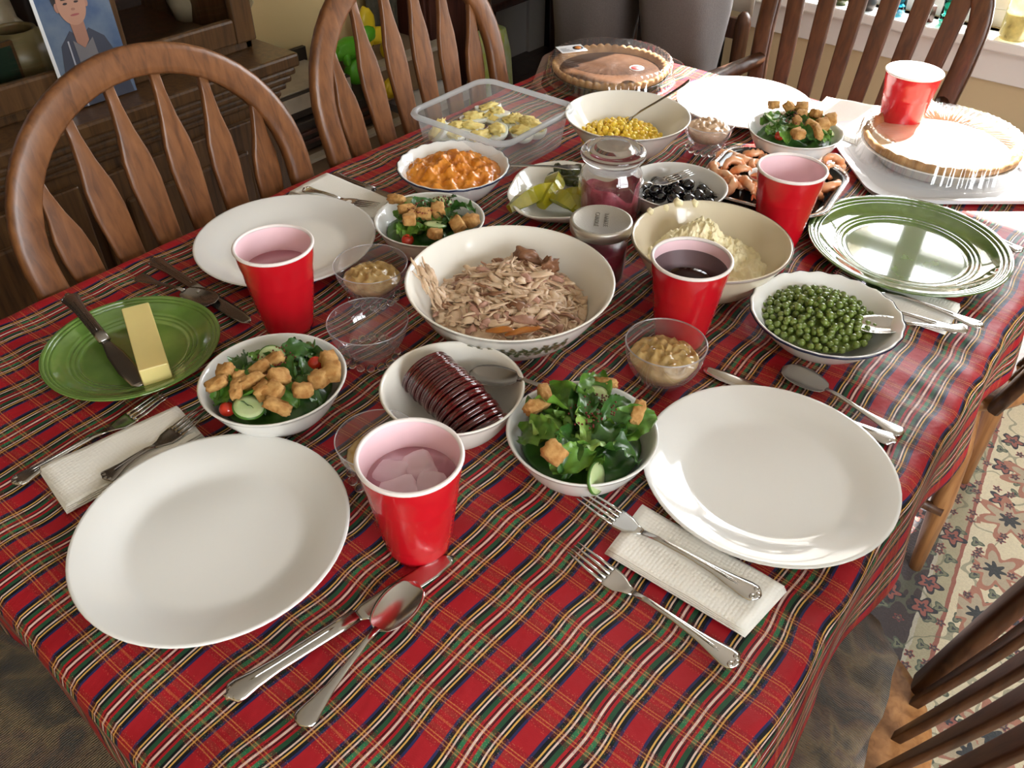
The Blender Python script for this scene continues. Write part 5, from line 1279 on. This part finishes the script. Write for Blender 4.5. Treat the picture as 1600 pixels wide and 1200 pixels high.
flat('printed_shirt', [(.005, 0), (.130, 0), (.124, .06), (.105, .112), (.080, .132), (.062, .118), (.044, .134), (.020, .112), (.006, .05)], 1, (.045, .05, .075))
flat('printed_shirt_front', [(.045, .02), (.085, .02), (.082, .115), (.062, .100), (.044, .117)], 2, (.16, .15, .16))
flat('printed_stripe', [(.030, 0), (.033, 0), (.036, .118), (.033, .118)], 3, (.35, .35, .4))
flat('printed_neck', [(.050, .112), (.062, .100), (.074, .112), (.075, .15), (.049, .15)], 3, (.33, .16, .11))
flat('printed_hair', ell(hc, hz+.008, .034, .042), 2, (.018, .012, .011))
flat('printed_face', ell(hc, hz-.008, .0265, .036), 4, (.42, .22, .15))
flat('printed_fringe', [(hc-.028, hz+.004), (hc-.015, hz+.013), (hc, hz+.010), (hc+.014, hz+.015), (hc+.028, hz+.004), (hc+.024, hz+.032), (hc-.022, hz+.032)], 5, (.018, .012, .011))
for s_ in (-1, 1):
    flat('printed_eye', ell(hc+s_*.0105, hz-.006, .0042, .0019), 5, (.03, .02, .02)); flat('printed_brow', ell(hc+s_*.0108, hz+.001, .0062, .0012), 6, (.03, .02, .015))
    flat('printed_ear', ell(hc+s_*.0275, hz-.010, .004, .008), 3, (.36, .18, .13))
flat('printed_nose', ell(hc+.001, hz-.017, .0038, .0022), 5, (.30, .14, .10)); flat('printed_mouth', ell(hc+.001, hz-.0265, .0085, .0019), 5, (.30, .08, .08))

# clutter along the left wall
def bxt(nm, label, cat, b_, m_, rz=0, parts=None, bev=.004):
    cx, cy = (b_[0]+b_[3])/2, (b_[1]+b_[4])/2
    t = thing(nm, label, cat, (cx, cy, b_[2]), rz); G().add(box(b_[0]-cx, b_[1]-cy, 0, b_[3]-cx, b_[4]-cy, b_[5]-b_[2])).build('box_body', m_, t, smooth=False, bevel=bev)
    for nm2, c_, m2 in (parts or []): G().add(box(c_[0]-cx, c_[1]-cy, c_[2]-b_[2], c_[3]-cx, c_[4]-cy, c_[5]-b_[2])).build(nm2, m2, t, smooth=False, bevel=.001)
    return t
bxt('cardboard_box', 'brown cardboard box on the floor between cabinet and second chair', 'box', (-2.06, 1.20, .01, -1.82, 1.72, .36), 'cardboard', parts=[('box_flap', (-1.82, 1.20, .355, -1.79, 1.72, .365), 'card_pale'), ('box_flap', (-2.06, 1.20, .355, -1.84, 1.212, .42), 'card_pale')])
bxt('storage_case', 'flat black storage case stacked on the cardboard box', 'case', (-2.05, 1.24, .368, -1.84, 1.66, .45), 'card_dark', parts=[('case_rib', (-1.84, 1.30, .39, -1.83, 1.60, .40), 'red_wood'), ('case_rib', (-1.84, 1.30, .415, -1.83, 1.60, .425), 'red_wood')])
bxt('shallow_carton', 'shallow tan carton with dark edges on top of the black case', 'box', (-2.06, 1.22, .452, -1.86, 1.56, .52), 'card_dark', parts=[('carton_top', (-2.05, 1.23, .52, -1.87, 1.55, .524), 'card_pale'), ('carton_lip', (-2.06, 1.22, .52, -2.045, 1.56, .56), 'card_dark'), ('carton_front', (-1.862, 1.225, .475, -1.856, 1.555, .515), 'card_pale')])
bxt('grey_bin', 'pale grey plastic bin seen between the slats of the second chair', 'bin', (-2.0, 1.74, .01, -1.74, 1.93, .38), 'grey_box', parts=[('bin_rim', (-2.01, 1.73, .375, -1.73, 1.94, .395), 'label_white')])
bxt('cardboard_box', 'open cardboard box behind the grey bin', 'box', (-2.08, 1.66, .40, -1.86, 1.98, .50), 'cardboard', parts=[('box_flap', (-1.90, 1.66, .50, -1.85, 1.98, .512), 'card_pale')])
def toy(nm, label, cat, blobs, m_, base):
    g = G()
    for x, y, z, a, b_, c_ in blobs: g.add(blob(a, b_, c_, .15, 2, x*9+y, 3), mx=T((x, y, z)))
    return tag(g.build(nm, m_, loc=base), label, cat)
toy('toy_dinosaur', 'bright green plastic toy lying in the clutter behind the second chair', 'toy', [(0, 0, .03, .03, .07, .03), (0, .07, .05, .022, .03, .024), (0, -.06, .035, .02, .04, .02), (.02, .03, .01, .012, .012, .02), (.02, -.03, .01, .012, .012, .02), (0, .03, -.04, .025, .05, .04)], 'toy_green', (-1.90, 1.60, .545))
toy('toy_scoop', 'yellow plastic toy scoop leaning over the green toy', 'toy', [(0, 0, .05, .02, .03, .06), (.0, .04, .02, .02, .045, .025), (.0, .08, -.03, .02, .03, .03)], 'toy_yellow', (-1.93, 1.70, .55))
toy('toy_block', 'yellow toy piece lower down between the chair slats', 'toy', [(0, 0, 0, .03, .04, .03)], 'toy_yellow', (-1.86, 1.71, .44))
bag = G().add(loft([rrect(a, b_, .03, z, 5) for a, b_, z in ((.06, .10, 0), (.075, .12, .10), (.07, .115, .25), (.05, .10, .40), (.03, .085, .46))])).build('tote_bag', 'lime_fabric', loc=(-1.80, 2.07, .01), rot=(0, .06, .1)); bag.scale = (.9, .62, 1.15); tag(bag, 'lime green patterned bag on the floor beyond the second chair', 'bag')
t = thing('wooden_wardrobe', 'tall reddish brown wooden cupboard against the left wall beyond the clutter', 'cupboard', (-2.0, 2.08, 0))
G().add(box(-.09, -.13, 0, .06, .15, 1.7)).build('cupboard_body', 'red_wood', t, smooth=False, bevel=.006)
G().add(box(.06, -.12, .05, .075, .14, 1.65)).build('cupboard_door', 'red_wood', t, smooth=False, bevel=.004); G().add(box(.055, .145, 0, .085, .165, 1.7)).build('cupboard_stile', 'oak_dark', t, smooth=False, bevel=.003)
g = G(); V = []; F = []
for i in range(25):
    for j in range(12):
        V.append((.010*sin(i*1.3)+.004*sin(j+i*.5), i*.0055, j*.10))
for i in range(24):
    for j in range(11): a = i*12+j; F.append((a, a+12, a+13, a+1))
hg = G().add((V, F)).build('hanging_cloth', 'olive_fabric', loc=(-2.04, 1.80, .45)); tag(hg, 'dark olive cloth hanging on the left wall beside the wooden cupboard', 'cloth')
# low wooden bench in the hall
t = thing('wooden_bench', 'low dark wooden bench against the grey hall wall', 'bench', (-2.33, 2.95, 0))
G().add(loft([rrect(.16, .42, .05, z, 5) for z in (.40, .43)])).build('bench_top', 'red_wood', t, smooth=False, bevel=.006)
for sx_ in (-1, 1):
    for sy_ in (-1, 1): G().add(sweep([(sx_*.12, sy_*.36, .40), (sx_*.13, sy_*.38, 0)], [(.018, .018), (.013, .013)], up=(0, 1, 0), n=12)).build('leg', 'red_wood', t)
# rack by the window with the cream cloth
rk = thing('wooden_stand', 'dark wooden stand with round-topped posts between the person and the window', 'stand', (-1.03, 2.28, 0))
for dx in (0, -.36):
    G().add(lathe([(0, 0), (.020, 0), (.021, .60), (.0215, .655), (.017, .674), (.008, .684), (0, .686)], 18)).build('post', 'oak_dark', rk, (dx, 0, 0))
for z in (.18, .61): G().add(box(-.36, -.009, z, 0, .009, z+.055)).build('rail', 'oak_dark', rk, smooth=False, bevel=.003)
V = []; F = []
for i in range(21):
    for j in range(16):
        q = i/20; V.append((-.30+.285*q, .020+.006*sin(q*14)+.004*sin(q*30), .64-.0+j*.06-(.0 if j else .05*abs(q-.8))))
for i in range(20):
    for j in range(15): a = i*16+j; F.append((a, a+16, a+17, a+1))
cl_ = G().add((V, F)).build('window_curtain', 'cream_cloth', loc=(-1.03, 2.34, .02)); cl_.modifiers.new('t', 'SOLIDIFY').thickness = .003
tag(cl_, 'cream textured curtain hanging left of the window behind the person', 'curtain')
# things on the window sill
def sill(nm, label, cat, u, v, prof, m_, sc=1.0, y=FARY-.035, n=32):
    d = ray(u, v); p = C0 + d*(y/d.y); o = G().add(lathe(prof, n)).build(nm, m_, loc=(p.x, y, WIN1[2]+.0005)); o.scale = (sc,)*3; return tag(o, label, cat)
gob = [(0, 0), (.022, 0), (.026, .01), (.024, .05), (.028, .09), (.026, .09), (.022, .05), (.02, .012), (0, .01)]
sill('blue_glass_jar', 'bright blue glass tumbler on the window sill behind the armchair slats', 'glass', 1397, 20, gob, 'blue_glass')
sill('teal_glass_jar', 'teal green glass tumbler on the sill, right of the blue one', 'glass', 1482, 34, gob, 'teal_glass')
sill('glass_bottle', 'gold tinted glass bottle on the sill at the top right corner', 'bottle', 1585, 50, [(0, 0), (.032, 0), (.036, .012), (.036, .13), (.03, .15), (.013, .17), (.013, .22), (.011, .22), (0, .20)], 'gold_glass', .95)
sill('sill_figurine', 'small dark rounded ornament on the sill at the left of the armchair', 'ornament', 1352, 6, [(0, 0), (.025, 0), (.03, .02), (.018, .04), (.02, .055), (0, .07)], 'card_dark')
sill('sill_box', 'small brown box shaped ornament on the sill between the glass tumblers', 'ornament', 1447, 22, [(0, 0), (.022, 0), (.022, .04), (0, .042)], 'red_wood', n=4)
sill('sill_figurine', 'small grey-green ornament on the sill behind the second armchair slat', 'ornament', 1312, 4, [(0, 0), (.02, 0), (.022, .02), (.012, .03), (0, .045)], 'gherkin')

# ================================================================== PERSON standing beyond the table
def skin(nm, V, E, Rr, m_, parent, sub=2, root=0):
    me = bpy.data.meshes.new(nm); me.from_pydata(V, E, []); me.materials.append(M[m_]); o = bpy.data.objects.new(nm, me); COL.objects.link(o); o.parent = parent
    o.modifiers.new('skin', 'SKIN').use_smooth_shade = True
    for i, r_ in enumerate(Rr):
        s_ = me.skin_vertices[0].data[i]; s_.radius = r_ if isinstance(r_, tuple) else (r_, r_); s_.use_root = (i == root)
    sb = o.modifiers.new('sub', 'SUBSURF'); sb.levels = sub; sb.render_levels = sub
    return o
pr = thing('person', 'person in loose grey sweatpants standing beyond the far left table corner', 'person', (-1.215, 2.03, 0), radians(10))
# body (continuous): pelvis, spine, head, arms with hands
V = [(0, 0, .97), (0, 0, 1.10), (0, .01, 1.25), (0, .01, 1.40), (0, .0, 1.50), (0, -.01, 1.56), (0, -.02, 1.64), (0, -.02, 1.72),
     (.17, .0, 1.42), (.22, .01, 1.20), (.235, -.06, 1.00), (.23, -.09, .93), (-.17, .0, 1.42), (-.22, .01, 1.20), (-.235, -.06, 1.00), (-.23, -.09, .93),
     (.10, 0, .90), (.11, .0, .50), (.11, .02, .08), (.11, -.12, .035), (-.10, 0, .90), (-.11, .0, .50), (-.11, .02, .08), (-.11, -.12, .035)]
E_ = [(0, 1), (1, 2), (2, 3), (3, 4), (4, 5), (5, 6), (6, 7), (3, 8), (8, 9), (9, 10), (10, 11), (3, 12), (12, 13), (13, 14), (14, 15), (0, 16), (16, 17), (17, 18), (18, 19), (0, 20), (20, 21), (21, 22), (22, 23)]
Rr = [(.15, .11), (.14, .10), (.15, .11), (.14, .10), .055, .06, (.075, .095), (.06, .08), .06, .045, .03, .032, .06, .045, .03, .032, .09, .06, .04, .035, .09, .06, .04, .035]
skin('body', V, E_, Rr, 'skin', pr)
# loose sweatpants: two lofted legs joined at the hips
def leg_rings(sx_):
    rings = []
    for z, cx, rx, ry in ((.99, .085, .125, .145), (.93, .095, .128, .155), (.86, .112, .122, .150), (.74, .124, .112, .132), (.60, .125, .100, .115), (.45, .122, .088, .10), (.28, .12, .078, .088), (.12, .12, .066, .075), (.085, .12, .05, .055)):
        ring = []
        for k in range(48):
            a = 2*pi*k/48; w = 1+.055*sin(a*5+z*9*sx_)*min(1, (1.02-z)*3) + .05*noise.noise(Vector((cos(a)*2, sin(a)*2, z*5+sx_)))+.03*sin(a*3-z*14)
            ring.append((sx_*cx+rx*w*cos(a), ry*w*sin(a), z))
        rings.append(ring)
    return rings
g = G()
for sx_ in (-1, 1): g.add(loft(leg_rings(sx_)))
wr = [[(rx*cos(2*pi*k/48), ry*sin(2*pi*k/48), z) for k in range(48)] for z, rx, ry in ((.84, .14, .13), (.90, .205, .150), (.98, .20, .145), (1.04, .175, .125), (1.07, .165, .118))]
g.add(loft(wr)); g.build('sweatpants', 'pants', pr)
tr_ = [[(rx*cos(2*pi*k/32), ry*sin(2*pi*k/32)+.005, z) for k in range(32)] for z, rx, ry in ((1.03, .185, .135), (1.08, .19, .14), (1.25, .195, .14), (1.38, .20, .13), (1.46, .15, .10), (1.50, .08, .07))]
g = G().add(loft(tr_))
for s_ in (-1, 1): g.add(sweep([(s_*.15, 0, 1.43), (s_*.21, .01, 1.22), (s_*.236, -.055, 1.02)], [(.075, .075), (.062, .062), (.042, .042)], up=(0, 1, 0), n=18))
g.build('sweatshirt', 'hoodie', pr)
v, f = blob(.088, .105, .10, .12, 3, 2, 3); G().add(([(x, y+.012, z) for x, y, z in v if True], f), mx=T((0, .01, 1.70))).build('hair', 'hair', pr)
G().add(blob(.070, .06, .085, 0, sub=3), mx=T((0, -.055, 1.655))).add(blob(.011, .016, .02, sub=2), mx=T((0, -.122, 1.648))).build('face', 'skin', pr)
for s_ in (-1, 1):
    G().add(blob(.011, .008, .008, sub=2), mx=T((s_*.028, -.108, 1.672))).build('eye', 'label_dark', pr); G().add(blob(.009, .014, .024, sub=2), mx=T((s_*.080, -.02, 1.655))).build('ear', 'skin', pr)
    G().add(blob(.05, .13, .035, .1, 2, 3, 3, 3), mx=T((s_*.115, -.045, .046))).build('shoe', 'shoe', pr)
    for k in range(4): G().add(sweep([(s_*(.245-.018*k), -.10, .915), (s_*(.247-.018*k), -.115, .87), (s_*(.240-.018*k), -.112, .835+.006*abs(k-1.5))], [(.0085, .0085), (.008, .008), (.006, .006)], up=(0, 1, 0), n=8)).build('finger', 'skin', pr)
    G().add(sweep([(s_*.215, -.10, .935), (s_*.195, -.125, .905), (s_*.190, -.135, .875)], [(.010, .010), (.009, .009), (.007, .007)], up=(0, 1, 0), n=8)).build('thumb', 'skin', pr)
G().add(blob(.024, .006, .006, sub=2), mx=T((0, -.110, 1.618))).build('mouth', 'turkey_pink', pr)

# ------------------------------------------------------------------ singling-out labels for small groups: nth from the left, by row as seen from the front-left corner
def scr(o):
    p = o.matrix_basis.translation - C0; z = p.dot(CF); return (p.dot(CR)/z, -p.dot(CU)/z)
ORD = ['first', 'second', 'third', 'fourth', 'fifth', 'sixth', 'seventh', 'eighth', 'ninth', 'tenth', 'eleventh', 'twelfth']
ROWN = {1: [''], 2: ['back', 'front'], 3: ['back', 'middle', 'front'], 4: ['back', 'third', 'second', 'front'], 5: ['back', 'fourth', 'third', 'second', 'front'], 6: ['back', 'fifth', 'fourth', 'third', 'second', 'front']}
BASE = {'deviled eggs in the plastic container': 'deviled egg in the plastic container', 'shrimp in the black tray': 'pink peeled shrimp in the black tray',
        'ice cubes in the front cup': 'ice cube in the front red cup', 'black olives in the white bowl': 'black olive in the low white bowl',
        'pickle spears in the white dish': 'pickle spear in the white dish', 'gherkins in the pickle dish': 'small gherkin in the pickle dish'}
NOUN = {'lettuce leaves': 'lettuce leaf', 'croutons': 'crouton', 'cucumber slices': 'cucumber slice', 'tomatoes': 'cherry tomato'}
byg = {}
for o in COL.objects:
    if o.parent is None and o.get('group'): byg.setdefault(o['group'], []).append(o)
for gname, L in byg.items():
    base = BASE.get(gname)
    for k, v in NOUN.items():
        if gname.startswith(k+' '): base = v + gname[len(k):]
    if not base or len(L) > 40: continue
    nrow = 1 if len(L) <= 4 else 2 if len(L) <= 8 else 3 if len(L) <= 15 else 4 if len(L) <= 24 else 5
    L.sort(key=lambda o: scr(o)[1]); per = math.ceil(len(L)/nrow)
    if len(L) == 1: L[0]['label'] = base + ', the only one there'; continue
    for i in range(nrow):
        row = sorted(L[i*per:(i+1)*per], key=lambda o: scr(o)[0])
        for j, o in enumerate(row):
            o['label'] = '%s, %s from left%s' % (base, ORD[j], (', %s row' % ROWN[nrow][i]) if nrow > 1 else '')
